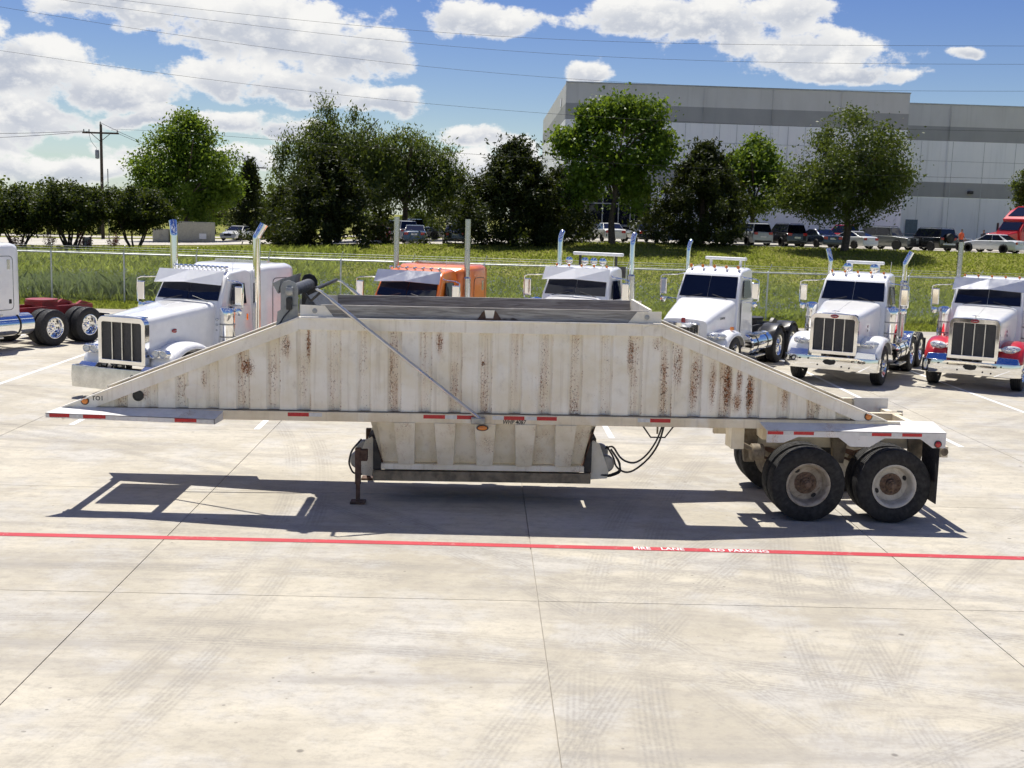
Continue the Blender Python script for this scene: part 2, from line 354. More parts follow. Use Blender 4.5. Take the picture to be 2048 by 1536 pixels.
# ------------------------------------------------------------------ geometry helpers
class MB:
    def __init__(s): s.v = []; s.f = []
    def add(s, vs, fs):
        o = len(s.v); s.v += [tuple(q) for q in vs]; s.f += [tuple(i+o for i in f) for f in fs]; return s
    def box(s, x0, x1, y0, y1, z0, z1):
        return s.add([(x0,y0,z0),(x1,y0,z0),(x1,y1,z0),(x0,y1,z0),(x0,y0,z1),(x1,y0,z1),(x1,y1,z1),(x0,y1,z1)],
                     [(0,3,2,1),(4,5,6,7),(0,1,5,4),(1,2,6,5),(2,3,7,6),(3,0,4,7)])
    def loft(s, secs, caps=True, closed=True):
        n = len(secs[0]); vs = [p for q in secs for p in q]; fs = []
        for i in range(len(secs)-1):
            for j in range(n if closed else n-1):
                k = (j+1) % n; fs.append((i*n+j, i*n+k, (i+1)*n+k, (i+1)*n+j))
        if caps and closed: fs.append(tuple(range(n))[::-1]); fs.append(tuple((len(secs)-1)*n+j for j in range(n)))
        return s.add(vs, fs)
    def prism(s, poly, a, b, axis='y'):
        m = {'y': lambda p, t: (p[0], t, p[1]), 'x': lambda p, t: (t, p[0], p[1]), 'z': lambda p, t: (p[0], p[1], t)}[axis]
        return s.loft([[m(p, a) for p in poly], [m(p, b) for p in poly]])
    def tube(s, path, r, n=8, caps=True):
        path = [Vector(p) for p in path]; rs = r if isinstance(r, (list, tuple)) else [r]*len(path); secs = []
        ref = None
        for i, p in enumerate(path):
            d = (path[min(i+1, len(path)-1)] - path[max(i-1, 0)]).normalized()
            if ref is None: ref = Vector((0,0,1)) if abs(d.z) < .9 else Vector((1,0,0))
            a = d.cross(ref).normalized(); b = a.cross(d).normalized(); ref = b
            secs.append([p + rs[i]*(math.cos(2*math.pi*k/n)*a + math.sin(2*math.pi*k/n)*b) for k in range(n)])
        return s.loft(secs, caps)
    def lathe(s, prof, c=(0,0,0), axis='z', n=24, a0=0):
        secs = []
        for (r, h) in prof:
            ring = []
            for k in range(n):
                t = a0 + 2*math.pi*k/n; u, v = r*math.cos(t), r*math.sin(t)
                ring.append({'z': (c[0]+u, c[1]+v, c[2]+h), 'y': (c[0]+u, c[1]+h, c[2]+v), 'x': (c[0]+h, c[1]+u, c[2]+v)}[axis])
            secs.append(ring)
        return s.loft(secs, True)
    def grid(s, rows):
        n = len(rows[0]); return s.add([p for q in rows for p in q], [(i*n+j, i*n+j+1, (i+1)*n+j+1, (i+1)*n+j) for i in range(len(rows)-1) for j in range(n-1)])
    def ring(s, outer, inner, y0, y1):
        """frame between two outlines given in (x, z), from y0 to y1"""
        n = len(outer)
        vs = [(p[0], y, p[1]) for y in (y0, y1) for q in (outer, inner) for p in q]; fs = []
        for j in range(n):
            k = (j+1) % n
            fs += [(j, k, n+k, n+j), (2*n+k, 2*n+j, 3*n+j, 3*n+k), (k, j, 2*n+j, 2*n+k), (n+j, n+k, 3*n+k, 3*n+j)]
        return s.add(vs, fs)
    def mesh(s, name, smooth=35):
        me = bpy.data.meshes.new(name); me.from_pydata(s.v, [], s.f); me.validate()
        bm = bmesh.new(); bm.from_mesh(me); bmesh.ops.recalc_face_normals(bm, faces=bm.faces); bm.to_mesh(me); bm.free()
        if smooth:
            me.polygons.foreach_set('use_smooth', [True]*len(me.polygons)); me.set_sharp_from_angle(angle=R(smooth))
        return me
    def obj(s, name, mat, parent=None, bevel=0, seg=2, smooth=35, loc=None):
        return put(name, s.mesh(name, smooth), mat, parent, bevel, seg, loc)
def put(name, me, mat, parent=None, bevel=0, seg=2, loc=None, rot=None):
    o = bpy.data.objects.new(name, me); COL.objects.link(o)
    if mat and not me.materials: me.materials.append(MATS[mat])
    if parent: o.parent = parent
    if loc: o.location = loc
    if rot: o.rotation_euler = rot
    if bevel:
        b = o.modifiers.new('bevel', 'BEVEL'); b.width = bevel; b.segments = seg; b.limit_method = 'ANGLE'; b.angle_limit = R(40); b.harden_normals = True
    return o
def tag(o, label, cat, group=None):
    o['label'] = label; o['category'] = cat
    if group: o['group'] = group
    return o
def thing(name, label, cat, loc=(0,0,0), rz=0, group=None):
    o = bpy.data.objects.new(name, None); COL.objects.link(o); o.location = loc; o.rotation_euler = (0, 0, rz); o.empty_display_size = .2
    return tag(o, label, cat, group)
def struct(o, kind='structure'): o['kind'] = kind; return o
def rawmesh(name, verts, faces_n, idx, mat, smooth=False):
    """fast mesh from numpy: verts (N,3); idx flat loop indices; faces_n verts per face"""
    me = bpy.data.meshes.new(name); nf = len(idx)//faces_n
    me.vertices.add(len(verts)); me.vertices.foreach_set('co', np.asarray(verts, np.float32).ravel())
    me.loops.add(len(idx)); me.loops.foreach_set('vertex_index', np.asarray(idx, np.int32))
    me.polygons.add(nf); me.polygons.foreach_set('loop_start', np.arange(0, nf*faces_n, faces_n, dtype=np.int32))
    me.update(calc_edges=True); me.materials.append(MATS[mat]); return me
def text(s, name, mat, parent, loc, rot, size, sx=1., shear=0., align='LEFT', depth=.002):
    cu = bpy.data.curves.new('lettering', 'FONT'); cu.body = s; cu.size = size; cu.shear = shear; cu.align_x = align; cu.extrude = depth; cu.resolution_u = 2; cu.offset = size*.018
    tmp = bpy.data.objects.new('lettering', cu); COL.objects.link(tmp)
    me = bpy.data.meshes.new_from_object(tmp.evaluated_get(bpy.context.evaluated_depsgraph_get())); bpy.data.objects.remove(tmp)
    me.name = name; me.materials.clear(); o = put(name, me, mat, parent, loc=loc, rot=rot); o.scale = (sx, 1, 1); return o
def rrect(x0, x1, z0, z1, r, rb=None, n=5):
    rb = r if rb is None else rb; pts = []
    for (cx, cz, a0, q) in ((x1-r, z1-r, 0, r), (x0+r, z1-r, 90, r), (x0+rb, z0+rb, 180, rb), (x1-rb, z0+rb, 270, rb)):
        for k in range(n+1):
            a = R(a0+90*k/n); pts.append((cx+q*math.cos(a), cz+q*math.sin(a)))
    return pts
lerp = lambda a, b, t: a+(b-a)*t
rnd = np.random.default_rng(7)

# ------------------------------------------------------------------ ground
def zpark(X): return np.interp(X, [-60, -40, -24, -8, 0, 10, 45, 80], [.3, .5, .95, 1.70, 1.92, 2.38, 2.42, 2.4])
def zter(X, Y):
    X = np.asarray(X, float); Y = np.asarray(Y, float)
    s = np.clip((Y-54)/(88-54), 0, 1)**1.75
    far = np.clip((Y-135)/200, 0, 1)
    z = zpark(X)*s*(1-far) + far*1.0
    z = z + .06*np.sin(X*.45+Y*.31)*np.clip((Y-50)/8, 0, 1)*np.clip((88-Y)/10, 0, 1)
    return np.where(Y < 46.2, -.14, z-.01)
ys = np.concatenate([[-80, -20, 20, 44, 46.1, 46.3], np.arange(47, 90, 1.4), np.arange(91, 140, 3), [150, 170, 200, 240, 300, 400, 600, 1000, 2500]])
xs = np.concatenate([[-2500, -900, -400, -200, -120], np.arange(-90, 91, 2.5), [120, 200, 400, 900, 2500]])
gx, gy_ = np.meshgrid(xs, ys); gz = zter(gx, gy_)
nv = len(xs); q = np.array([(i*nv+j, i*nv+j+1, (i+1)*nv+j+1, (i+1)*nv+j) for i in range(len(ys)-1) for j in range(nv-1)]).ravel()
me = rawmesh('ground', np.stack([gx, gy_, gz], -1).reshape(-1, 3), 4, q, 'grass_ground'); me.polygons.foreach_set('use_smooth', [True]*len(me.polygons))
struct(put('ground', me, None))
def sheet(name, poly_x, poly_y, dz, mat):
    gx, gy_ = np.meshgrid(poly_x, poly_y); n = len(poly_x)
    idx = np.array([(i*n+j, i*n+j+1, (i+1)*n+j+1, (i+1)*n+j) for i in range(len(poly_y)-1) for j in range(n-1)]).ravel()
    return struct(put(name, rawmesh(name, np.stack([gx, gy_, zter(gx, gy_)+dz], -1).reshape(-1, 3), 4, idx, mat), None))
sheet('parking_lot', np.linspace(-14, 75, 40), np.linspace(89.2, 111.5, 14), .035, 'lot_surface')
sheet('access_drive', np.linspace(-52, -18, 20), np.linspace(97, 121, 12), .045, 'drive_surface')
sheet('far_road', np.linspace(-60, 6.5, 30), np.linspace(128, 136, 4), .04, 'drive_surface')

# concrete yard: joint bed with a slab in every bay
SX, SY, X0, Y0 = 4.572, 4.656, .69, 11.96
lot = struct(MB().box(-52, 52, -16, 46.2, -.13, -.020).obj('concrete_yard', 'joint', smooth=0))
bays = {}
for i in range(-7, 8):
    for j in range(-4, 7):
        x0 = X0+i*SX; y0 = Y0+j*SY; y1 = min(y0+SY, 46.2)
        key = round(y1-y0, 3)
        if key not in bays: bays[key] = MB().box(0, SX-.011, 0, y1-y0-.011, -.10, 0).mesh('concrete_slab', 0)
        o = put('concrete_slab', bays[key], 'concrete', lot, loc=(x0+.0055, y0+.0055, 0))
# painted lines
red = MB(); n = 40
for i in range(n):
    xa, xb = -22+44*i/n, -22+44*(i+1)/n
    ya = 14.06-.006*(xa-.5)**2*.12 + (-.004*xa); yb = 14.06-.006*(xb-.5)**2*.12 + (-.004*xb)
    red.add([(xa, ya-.074, .004), (xb, yb-.074, .004), (xb, yb+.074, .004), (xa, ya+.074, .004)], [(0, 1, 2, 3)])
fl = tag(red.obj('fire_lane_stripe', 'stripe_red', smooth=0), 'long faded red fire lane stripe painted across the concrete yard', 'pavement stripe')
for w_, x_ in (('FIRE', 1.99), ('LANE', 2.34), ('NO', 2.96), ('PARKING', 3.20)): text(w_, 'lettering', 'stripe_white', fl, (x_, 14.01-.012*(x_-2), .006), (0, 0, -.012), .15, .82, depth=.0008)
for k, x in enumerate([-14.3, -10.9, -7.63, -4.18, -.82, 2.53, 5.9, 9.25, 12.55]):
    lb = ['white parking stripe left of the red-framed truck', 'white parking stripe between the red-framed truck and the white sleeper truck', 'white parking stripe ending under the trailer nose', 'white parking stripe ending behind the trailer front step plate',
          'white parking stripe behind the hopper, under the orange truck', 'white parking stripe right of the hopper gate, under the trailer beam', 'white parking stripe beside the sloping-hood truck', 'white parking stripe ending behind the trailer fender', 'white parking stripe running beneath the red-fendered truck'][k]
    tag(MB().add([(x-.055, 21.4, .004), (x+.055, 21.4, .004), (x+.055, 39, .004), (x-.055, 39, .004)], [(0, 1, 2, 3)]).obj('parking_stripe', 'stripe_white', smooth=0), lb, 'parking stripe', 'white parking stripes in the yard')

# ------------------------------------------------------------------ chain-link fence
FY = 49.3; FX0, FX1 = -40.2, 40.2
fence = thing('chain_link_fence', 'galvanized chain-link fence with barbed wire arms behind the trucks', 'fence', (0, FY, 0))
pm = MB().tube([(0,0,-.05),(0,0,2.06)], .036, 8).lathe([(.045, 2.04), (.04, 2.09), (0.01, 2.12)], n=8).mesh('post')
am = MB().tube([(0,0,2.08),(.10,-.16,2.42)], .017, 6).mesh('barb_arm')
k = 0; x = -39.6
while x < 40:
    p = put('post', pm, 'galvanized', fence, loc=(x, 0, 0)); put('barb_arm', am, 'galvanized', p); x += 3.05
MB().tube([(FX0,0,2.05),(FX1,0,2.05)], .034, 8).obj('top_rail', 'galvanized', fence)
for i in range(3):
    MB().tube([(FX0, -.045*(i+1), 2.13+.1*i), (FX1, -.045*(i+1), 2.13+.1*i)], .006, 4).obj('barbed_wire', 'galvanized', fence)
mesh = MB(); H = 1.98; st = .075; i = FX0-H
vv, ff = [], []
while i < FX1:
    for sgn in (1, -1):
        xa, za, xb, zb = (i, .04, i+H, H+.04) if sgn > 0 else (i+H, .04, i, H+.04)
        w = .0019
        for (dx, dy) in ((-w, 0), (w, 0)): vv += [(xa+dx, dy+.012*sgn, za), (xb+dx, dy+.012*sgn, zb)]
        o = len(vv)-4; ff += [(o, o+2, o+3, o+1)]
    i += st
mesh.add(vv, ff); lk = mesh.obj('chain_mesh', 'galvanized', fence, smooth=0); lk['kind'] = 'stuff'

# ------------------------------------------------------------------ grass and weeds
def blades(name, label, mat, XY, h, w, lean, clump=None):
    n = len(XY); a = rnd.uniform(0, 2*np.pi, n); hh = h*rnd.uniform(.45, 1.15, n); ww = w*rnd.uniform(.6, 1.3, n)
    b = np.stack([XY[:, 0], XY[:, 1], zter(XY[:, 0], XY[:, 1])-.02], 1)
    side = np.stack([np.cos(a), np.sin(a), 0*a], 1)*ww[:, None]
    la = rnd.uniform(0, 2*np.pi, n); ld = np.stack([np.cos(la), np.sin(la), 0*la], 1)*(lean*hh*rnd.uniform(.2, 1.2, n))[:, None]
    mid = b + ld*.35 + np.stack([0*a, 0*a, hh*.62], 1); tip = b + ld + np.stack([0*a, 0*a, hh*rnd.uniform(.8, 1, n)], 1)
    V = np.stack([b-side, b+side, mid+side*.8, tip, mid-side*.8], 1).reshape(-1, 3)
    base = np.arange(n)[:, None]*5
    idx = np.concatenate([base+0, base+1, base+2, base+3, base+4], 1).ravel()
    o = put(name, rawmesh(name, V, 5, idx, mat), None); o['label'] = label; o['category'] = 'grass'; o['kind'] = 'stuff'; return o
def scatter(n, y0, y1, xmul=.5, x0=None, x1=None, p=1.):
    Y = y0 + (y1-y0)*rnd.random(n)**p; X = (rnd.random(n)*2-1)*(Y*xmul+2) if x0 is None else rnd.uniform(x0, x1, n)
    return np.stack([X, Y], 1)
patchy = lambda q, s, t: q[(np.sin(q[:, 0]*s+1.3*np.sin(q[:, 1]*s*.7))+np.sin(q[:, 1]*s*1.3+q[:, 0]*.4*s)+rnd.normal(0, .8, len(q))) > t]
blades('lawn_grass', 'short bright grass strip at the foot of the fence', 'blade_mown', scatter(26000, 46.3, 49.6), .15, .022, .7)
blades('weed_field', 'tall green weeds growing behind the chain-link fence', 'blade_weed', scatter(165000, 49.7, 66, p=1.25), .40, .021, .8)
blades('bank_grass', 'mown grass on the bank below the car park', 'blade_mown', scatter(85000, 64, 89), .16, .045, .9)
blades('bank_weeds', 'rough taller weeds on the left part of the bank', 'blade_weed', scatter(26000, 64, 84, x0=-40, x1=-9), .6, .04, .7)
pale = np.concatenate([rnd.normal((-18.2, 51.6), (1.5, .9), (2600, 2)), rnd.normal((-15.5, 51.2), (1.0, .6), (700, 2))])
pale[:, 1] = np.abs(pale[:, 1]-49.7)+49.7
blades('pale_tall_grass', 'clump of pale tall grass behind the fence near the red-framed truck', 'blade_pale', np.concatenate([pale, pale+rnd.normal(0, .5, pale.shape)*[1, .3]]), 1.1, .016, .8)
blades('highlight_blades', 'pale blades standing in for highlights on the weeds behind the fence', 'blade_pale', patchy(scatter(15000, 50, 66, p=1.2), .5, -.2), .50, .022, .6)  # added pale blades; their colour stands in for highlights over the weeds
q = patchy(scatter(5200, 50, 66, p=1.3), .6, .2); n = len(q)
c = np.stack([q[:, 0], q[:, 1], zter(q[:, 0], q[:, 1]) + rnd.uniform(.26, .46, n)], 1); s = .03
V = np.stack([c+[-s,0,-s], c+[s,0,-s], c+[s,0,s], c+[-s,0,s]], 1).reshape(-1, 3)
o = put('wildflowers', rawmesh('wildflowers', V, 4, np.arange(4*n), 'petal'), None); o['kind'] = 'stuff'; o['label'] = 'small white wildflowers scattered through the weeds'; o['category'] = 'flowers'

# ------------------------------------------------------------------ trees
def leaves(C, size, aspect, rs, droop=0., outward=None, upbias=.3):
    n = len(C); nrm = rs.normal(0, 1, (n, 3)); nrm[:, 2] += upbias
    if outward is not None: nrm += outward*.6
    nrm /= np.linalg.norm(nrm, axis=1)[:, None]
    t = rs.normal(0, 1, (n, 3)); t[:, 2] -= droop*2.2
    t -= nrm*np.sum(t*nrm, 1)[:, None]; t /= np.linalg.norm(t, axis=1)[:, None]+1e-9
    b = np.cross(nrm, t); L = (size*rs.uniform(.6, 1.35, n))[:, None]; W = L*aspect
    return np.stack([C-t*L*.5, C+b*W*.5, C+t*L*.5, C-b*W*.5], 1)
def tree(name, label, X, Y, h, w, kind, seed, n=11000, group=None, base=None, dx=0., lobes=None):
    rs = np.random.default_rng(seed); zb = float(zter(X, Y)) if base is None else base
    root = thing(name, label, 'tree', (X, Y, zb), 0, group); n = int(n*(3.0 if kind != 'far' else 1.3))
    spec = dict(broad=('leaf_bright', .29, .22, .62, .0), oak=('leaf_oak', .23, .15, .55, .05), willow=('leaf_willow', .33, .20, .34, .9),
                cedar=('leaf_cedar', .33, .0, .36, .0), myrtle=('leaf_myrtle', .21, .24, .55, .0), far=('leaf_oak', .45, .12, .7, 0))[kind]
    mat, ls, cb, asp, droop = spec; tr = MB(); C = []; O = []
    c0 = h*cb; ch = h-c0                                # crown base height / crown height
    if kind == 'cedar':
        tr.tube([(0,0,-.1),(0,0,h*.5),(dx*.4,0,h*.92)], [w*.035, w*.02, .02], 7)
        nc = max(60, n//120)
        for i in range(nc):
            t = rs.random()**.85; a = rs.uniform(0, 2*np.pi)
            env = (.5*w)*((1-t)**.86*(.72+.28*min(1, t/.12))+.03)*(1+.22*math.sin(3*a+seed)+.20*rs.normal())
            r = env*rs.random()**.33; z = h*(.02+.93*t); p = np.array([r*math.cos(a)+dx*t, r*math.sin(a), z])
            o = np.array([math.cos(a), math.sin(a), .55]); m = int(n/nc)
            q = p + o*rs.uniform(-.45, .75, (m, 1))*(.35+.5*(1-t)) + rs.normal(0, .17+.13*(1-t), (m, 3)); C.append(q); O.append(np.repeat(o[None], m, 0))
        for k in range(54):                              # ragged leader and sprays
            a = rs.uniform(0, 6.28); z0 = h*rs.uniform(.30, .97); L = (1-z0/h)**.86*w*.5*rs.uniform(.9, 1.25)+.45
            q = np.array([[dx+math.cos(a)*L*s, math.sin(a)*L*s, z0+(.35+.6*z0/h)*L*s*s] for s in rs.random(26)**.7])+rs.normal(0, .09, (26, 3)); C.append(q); O.append(np.tile([[math.cos(a), math.sin(a), .6]], (26, 1)))
        q = np.stack([rs.normal(dx, .1, 60), rs.normal(0, .1, 60), rs.uniform(h*.86, h*1.03, 60)], 1); C.append(q); O.append(np.tile([[0, 0, 1.]], (60, 1)))
    else:
        stems = 5 if kind == 'myrtle' else 1
        tips = []
        for k in range(stems):
            a = 2*np.pi*k/max(1, stems)+rs.uniform(0, 1); sp = .16*w if stems > 1 else 0
            top = np.array([math.cos(a)*sp*1.8+dx, math.sin(a)*sp*1.8, c0+ch*.45]); r0 = max(.045, w*.028)/(1 if stems == 1 else 2.2)
            b0 = np.array([math.cos(a)*sp*.25, math.sin(a)*sp*.25, -.15])
            pts = [b0+(top-b0)*s+np.append(rs.normal(0, .05*w*s*(1-s), 2), 0) for s in (0, .3, .6, 1)]
            tr.tube(pts, [r0*1.25, r0, r0*.8, r0*.35], 7)
            for j in range(13 if stems == 1 else 4):      # limbs
                s = rs.uniform(.5, 1); p = b0+(top-b0)*s; aa = rs.uniform(0, 2*np.pi); L = w*.5*rs.uniform(.5, .85)
                e = p+np.array([math.cos(aa)*L, math.sin(aa)*L, ch*rs.uniform(.12, .5)])
                tr.tube([p, (p+e)/2+np.array([0, 0, .1*L]), e], [r0*.5, r0*.3, r0*.12], 5); tips.append(e)
        nc = max(44, n//250); m = max(8, int(n*.93/nc)); cen = np.array([dx, 0, c0+ch*.5])
        lob = lobes or [(0, 0, 0, 1.)]
        for i in range(nc):
            lx, ly, lz, ls_ = lob[rs.integers(len(lob))]
            d = rs.normal(0, 1, 3); d /= np.linalg.norm(d); rr = rs.random()**.30
            if d[2] < 0: d[2] *= .85
            ax = np.array([w*.5, w*.5, ch*.5])*ls_
            wob = 1+.16*math.sin(4*math.atan2(d[1], d[0])+seed)+.13*math.sin(5*d[2]+seed*1.7)
            p = cen+np.array([lx*w, ly*w, lz*ch])+d*ax*rr*wob*.92
            sig = w*(.052 if kind != 'willow' else .046)*rs.uniform(.7, 1.4); q = p+rs.normal(0, 1, (m, 3))*np.array([sig, sig, sig*(.75 if kind != 'willow' else 1.35)])
            if droop: q[:, 2] -= droop*.35*np.abs(rs.normal(0, 1, m))*(np.linalg.norm(d[:2]))
            C.append(q); O.append(np.repeat(d[None], m, 0))
        extra = int(n*.03); d = rs.normal(0, 1, (extra, 3)); d /= np.linalg.norm(d, axis=1)[:, None]
        C.append(cen+d*np.array([w*.5, w*.5, ch*.5])*rs.uniform(.75, 1.04, (extra, 1))); O.append(d)
    C = np.concatenate(C); O = np.concatenate(O); C[:, 2] = np.maximum(C[:, 2], .05)
    Q = leaves(C, ls, asp, rs, droop, O)
    tr.obj('trunk', 'bark', root)
    put('crown', rawmesh('crown', Q.reshape(-1, 3), 4, np.arange(4*len(Q)), mat), None, root); return root
tree('broadleaf_tree', 'tall dense green tree left of the utility cabinets', -28.4, 112, 11.6, 10.0, 'broad', 11, 13000, lobes=[(0,0,.40,.30),(.04,0,.24,.45),(-.12,0,.1,.5),(-.3,0,-.08,.45),(.22,0,.05,.5),(.33,0,-.22,.36),(-.36,0,-.3,.34),(0,.1,-.2,.6),(.1,0,-.35,.5),(-.15,0,-.38,.45)])
tree('cedar_tree', 'slim dark cedar beside the tall dense green tree', -24.0, 119, 8.2, 4.0, 'cedar', 12, 4200)
tree('willow_oak_tree', 'tall feathery tree rising behind the dark juniper', -12.7, 101, 11.2, 9.6, 'willow', 13, 14000, lobes=[(0,0,.15,.8),(-.2,0,-.1,.75),(.2,.1,-.1,.75)])
tree('juniper_tree', 'wide black-green juniper reaching the ground left of the parked cars', -12.0, 89.5, 7.3, 10.2, 'cedar', 14, 14000)
tree('juniper_tree', 'bushy juniper half hidden at the left edge of the wide one', -16.0, 95, 4.4, 5.4, 'cedar', 41, 5000)
tree('willow_oak_tree', 'spreading tree with drooping branch tips over the blue sedan', -7.0, 104, 9.8, 9.6, 'willow', 15, 12000, lobes=[(0,0,.15,.78),(.22,0,-.05,.75),(-.2,0,0,.7),(.38,0,-.22,.4)])
tree('cedar_tree', 'broad ragged cedar with a thin leader left of the warehouse corner', 2.2, 89.5, 7.9, 11.2, 'cedar', 16, 15000)
tree('cedar_tree', 'low dark cedar between the ragged cedar and the bright tree', 6.0, 93, 5.8, 6.2, 'cedar', 17, 6500)
tree('broadleaf_tree', 'bright green open-crowned tree in front of the warehouse windows', 9.7, 87.6, 10.8, 8.4, 'broad', 18, 12000, lobes=[(-.04,0,.14,.55),(.03,0,.42,.22),(.27,0,.34,.24),(-.40,0,.10,.26),(-.16,0,-.16,.5),(.25,0,-.02,.48),(.42,0,.12,.22),(.12,0,-.30,.45),(-.3,0,-.3,.36),(-.2,0,.32,.2)])
tree('cedar_tree', 'dark cedar with a crooked top before the warehouse wall', 16.8, 89.5, 7.8, 9.0, 'cedar', 19, 12000)
tree('broadleaf_tree', 'light green tree between the crooked cedar and the round oak', 22.6, 97.5, 8.7, 7.8, 'broad', 20, 9500, lobes=[(0,0,.3,.42),(-.2,0,.08,.5),(.22,0,.1,.48),(0,0,-.2,.65),(-.36,0,-.2,.3),(.38,0,-.15,.3)])
tree('oak_tree', 'large round-crowned oak on the bank above the white coupe', 27.4, 87.4, 10.3, 9.4, 'oak', 21, 14000, lobes=[(.03,0,.12,.86),(-.3,0,-.18,.55),(.22,0,-.05,.7),(-.1,0,-.12,.75)])
tree('oak_tree', 'tree at the right edge beside the red tractor unit', 49.2, 100, 9.2, 6.0, 'oak', 22, 7000)
for k, (x, y, h, w, lb) in enumerate([(-34.2, 86, 4.5, 5.6, 'small multi-stem tree behind the red-framed truck cab'), (-30.2, 86, 4.9, 5.6, 'small multi-stem tree left of the utility pole'), (-26.3, 88, 4.5, 5.4, 'small multi-stem tree in front of the utility cabinets'),
                               (-32.3, 91, 4.6, 5.8, 'small multi-stem tree behind the row, left of the utility pole'), (-38.0, 90, 4.9, 6.0, 'small multi-stem tree at the left end of the row')]):
    tree('crepe_myrtle', lb, x, y, h, w, 'myrtle', 30+k, 6500, 'small trees in a row along the drive')
for k, (x, y, h, w, lb) in enumerate([(-26.5, 150, 8.0, 8.5, 'distant tree behind the slim cedar'), (-21.0, 158, 7.4, 8, 'distant tree behind the wide juniper'), (-9.4, 170, 3.2, 5.6, 'small distant tree behind the blue sedan'), (-52, 140, 6.6, 9, 'distant tree behind the utility pole, on the left'), (-44, 150, 6.4, 8, 'distant tree behind the utility pole'), (-36, 156, 7.0, 9, 'distant tree behind the tall dense tree'), (-60, 142, 6.8, 10, 'distant tree at the far left edge of the view'), (-48, 146, 6.2, 9, 'distant tree just left of the utility pole')]):
    tree('distant_tree', lb, x, y, h, w, 'far', 60+k, 1800, 'distant trees beyond the drive')
# a far wood that reads as one mass
rs = np.random.default_rng(5); n = 9000
X = rs.uniform(-190, -10, n); Y = rs.uniform(225, 250, n); Z = 1.0+rs.random(n)**.7*(3.0+1.6*np.sin(X*.16)+1.2*np.sin(X*.43+1))
Q = leaves(np.stack([X, Y, Z], 1), .9, .8, rs)
o = put('distant_wood', rawmesh('distant_wood', Q.reshape(-1, 3), 4, np.arange(4*n), 'leaf_oak'), None); o['kind'] = 'stuff'; o['label'] = 'low far-off wood along the horizon on the left'; o['category'] = 'wood'
# red-leaved shrubs by the drive
for k, (x, y, lb) in enumerate([(-33.5, 84.0, 'small red-leaved shrub behind the sleeper of the red-framed truck'), (-31.4, 84.3, 'small red-leaved shrub under the left small tree'), (-28.7, 84.2, 'small red-leaved shrub just left of the utility pole'), (-26.9, 84.6, 'small red-leaved shrub right of the utility pole')]):
    root = thing('red_shrub', lb, 'shrub', (x, y, float(zter(x, y))), 0, 'red shrubs along the drive'); rs = np.random.default_rng(90+k)
    st = MB(); C = []
    for j in range(9):
        a = rs.uniform(0, 6.28); e = np.array([math.cos(a)*.45, math.sin(a)*.45, rs.uniform(.7, 1.25)]); st.tube([(0, 0, -.05), e*.5, e], [.014, .01, .005], 4); C.append(e*rs.uniform(.45, 1.05, (40, 1))+rs.normal(0, .09, (40, 3)))
    C = np.concatenate(C); st.obj('stem', 'bark', root); Q = leaves(C, .12, .5, rs); put('foliage', rawmesh('foliage', Q.reshape(-1, 3), 4, np.arange(4*len(Q)), 'leaf_red'), None, root)

# ------------------------------------------------------------------ warehouse
wh = thing('warehouse', 'long grey and white concrete panel warehouse behind the car park', 'building', (0, 0, 0))
def panels(x0, x1, n, y, zt, zj):
    xs = [lerp(x0, x1, i/n) for i in range(n+1)]
    for i in range(n):
        for (za, zb) in zip(zj[:-1], zj[1:]):
            MB().box(xs[i]+.012, xs[i+1]-.012, y, y+.28, za+.01, zb-.01).obj('wall_panel', 'tilt_wall', wh, smooth=0)
panels(7.45, 40.45, 5, 112.0, 16.9, (1.9, 7.55, 13.5, 16.9))
panels(40.75, 75.0, 4, 124.0, 17.25, (1.9, 7.55, 13.5, 17.25))
for i in range(6):                                        # the side that runs back
    ya, yb = 112.3+i*7.2, 112.3+(i+1)*7.2
    for za, zb in ((1.9, 7.55), (7.55, 13.5), (13.5, 16.9)): MB().box(7.45, 7.73, ya+.012, yb-.012, za+.01, zb-.01).obj('wall_panel', 'tilt_wall', wh, smooth=0)
MB().box(40.16, 40.44, 112.3, 124.0, 1.9, 16.9).obj('return_wall', 'tilt_wall', wh, smooth=0)
MB().box(7.75, 40.1, 112.3, 156, 16.2, 16.4).obj('roof', 'far_wall', wh, smooth=0); MB().box(40.5, 75, 124.4, 156, 16.2, 16.4).obj('roof', 'far_wall', wh, smooth=0)
MB().box(7.40, 40.50, 111.93, 112.32, 16.905, 17.0).obj('coping', 'mullion', wh, smooth=0); MB().box(40.7, 75, 123.93, 124.3, 17.255, 17.35).obj('coping', 'mullion', wh, smooth=0)
for i in range(1, 40):                                    # reveal strips that mark the panel grid
    x = 7.45+i*1.65
    if i % 4 and x < 40 and x < 39.9: MB().box(x-.02, x+.02, 111.975, 111.998, 9.2, 13.45).obj('reveal_strip', 'mullion', wh, smooth=0)
for z in (9.9, 11.7): MB().box(7.5, 40.4, 111.972, 111.996, z-.02, z+.02).obj('reveal_strip', 'mullion', wh, smooth=0)
for x in np.arange(43, 75, 3.4): MB().box(x-.02, x+.02, 123.975, 123.998, 3.2, 13.45).obj('reveal_strip', 'mullion', wh, smooth=0)
MB().box(40.8, 75, 123.972, 123.996, 11.36, 11.40).obj('reveal_strip', 'mullion', wh, smooth=0)
for zz, (xa, xb) in ((16.0, (7.7, 8.1)),): MB().box(7.40, 7.447, 118, 119.4, 15.2, 16.0).obj('side_vent', 'glass_dark', wh, smooth=0)
win = MB().box(9.8, 16.0, 111.90, 111.97, 2.4, 6.9).obj('window', 'glass_dark', wh, smooth=0)
for i in range(5): MB().box(9.8+i*1.55-.05, 9.8+i*1.55+.05, 111.84, 111.90, 2.4, 6.9).obj('mullion', 'mullion', win, smooth=0)
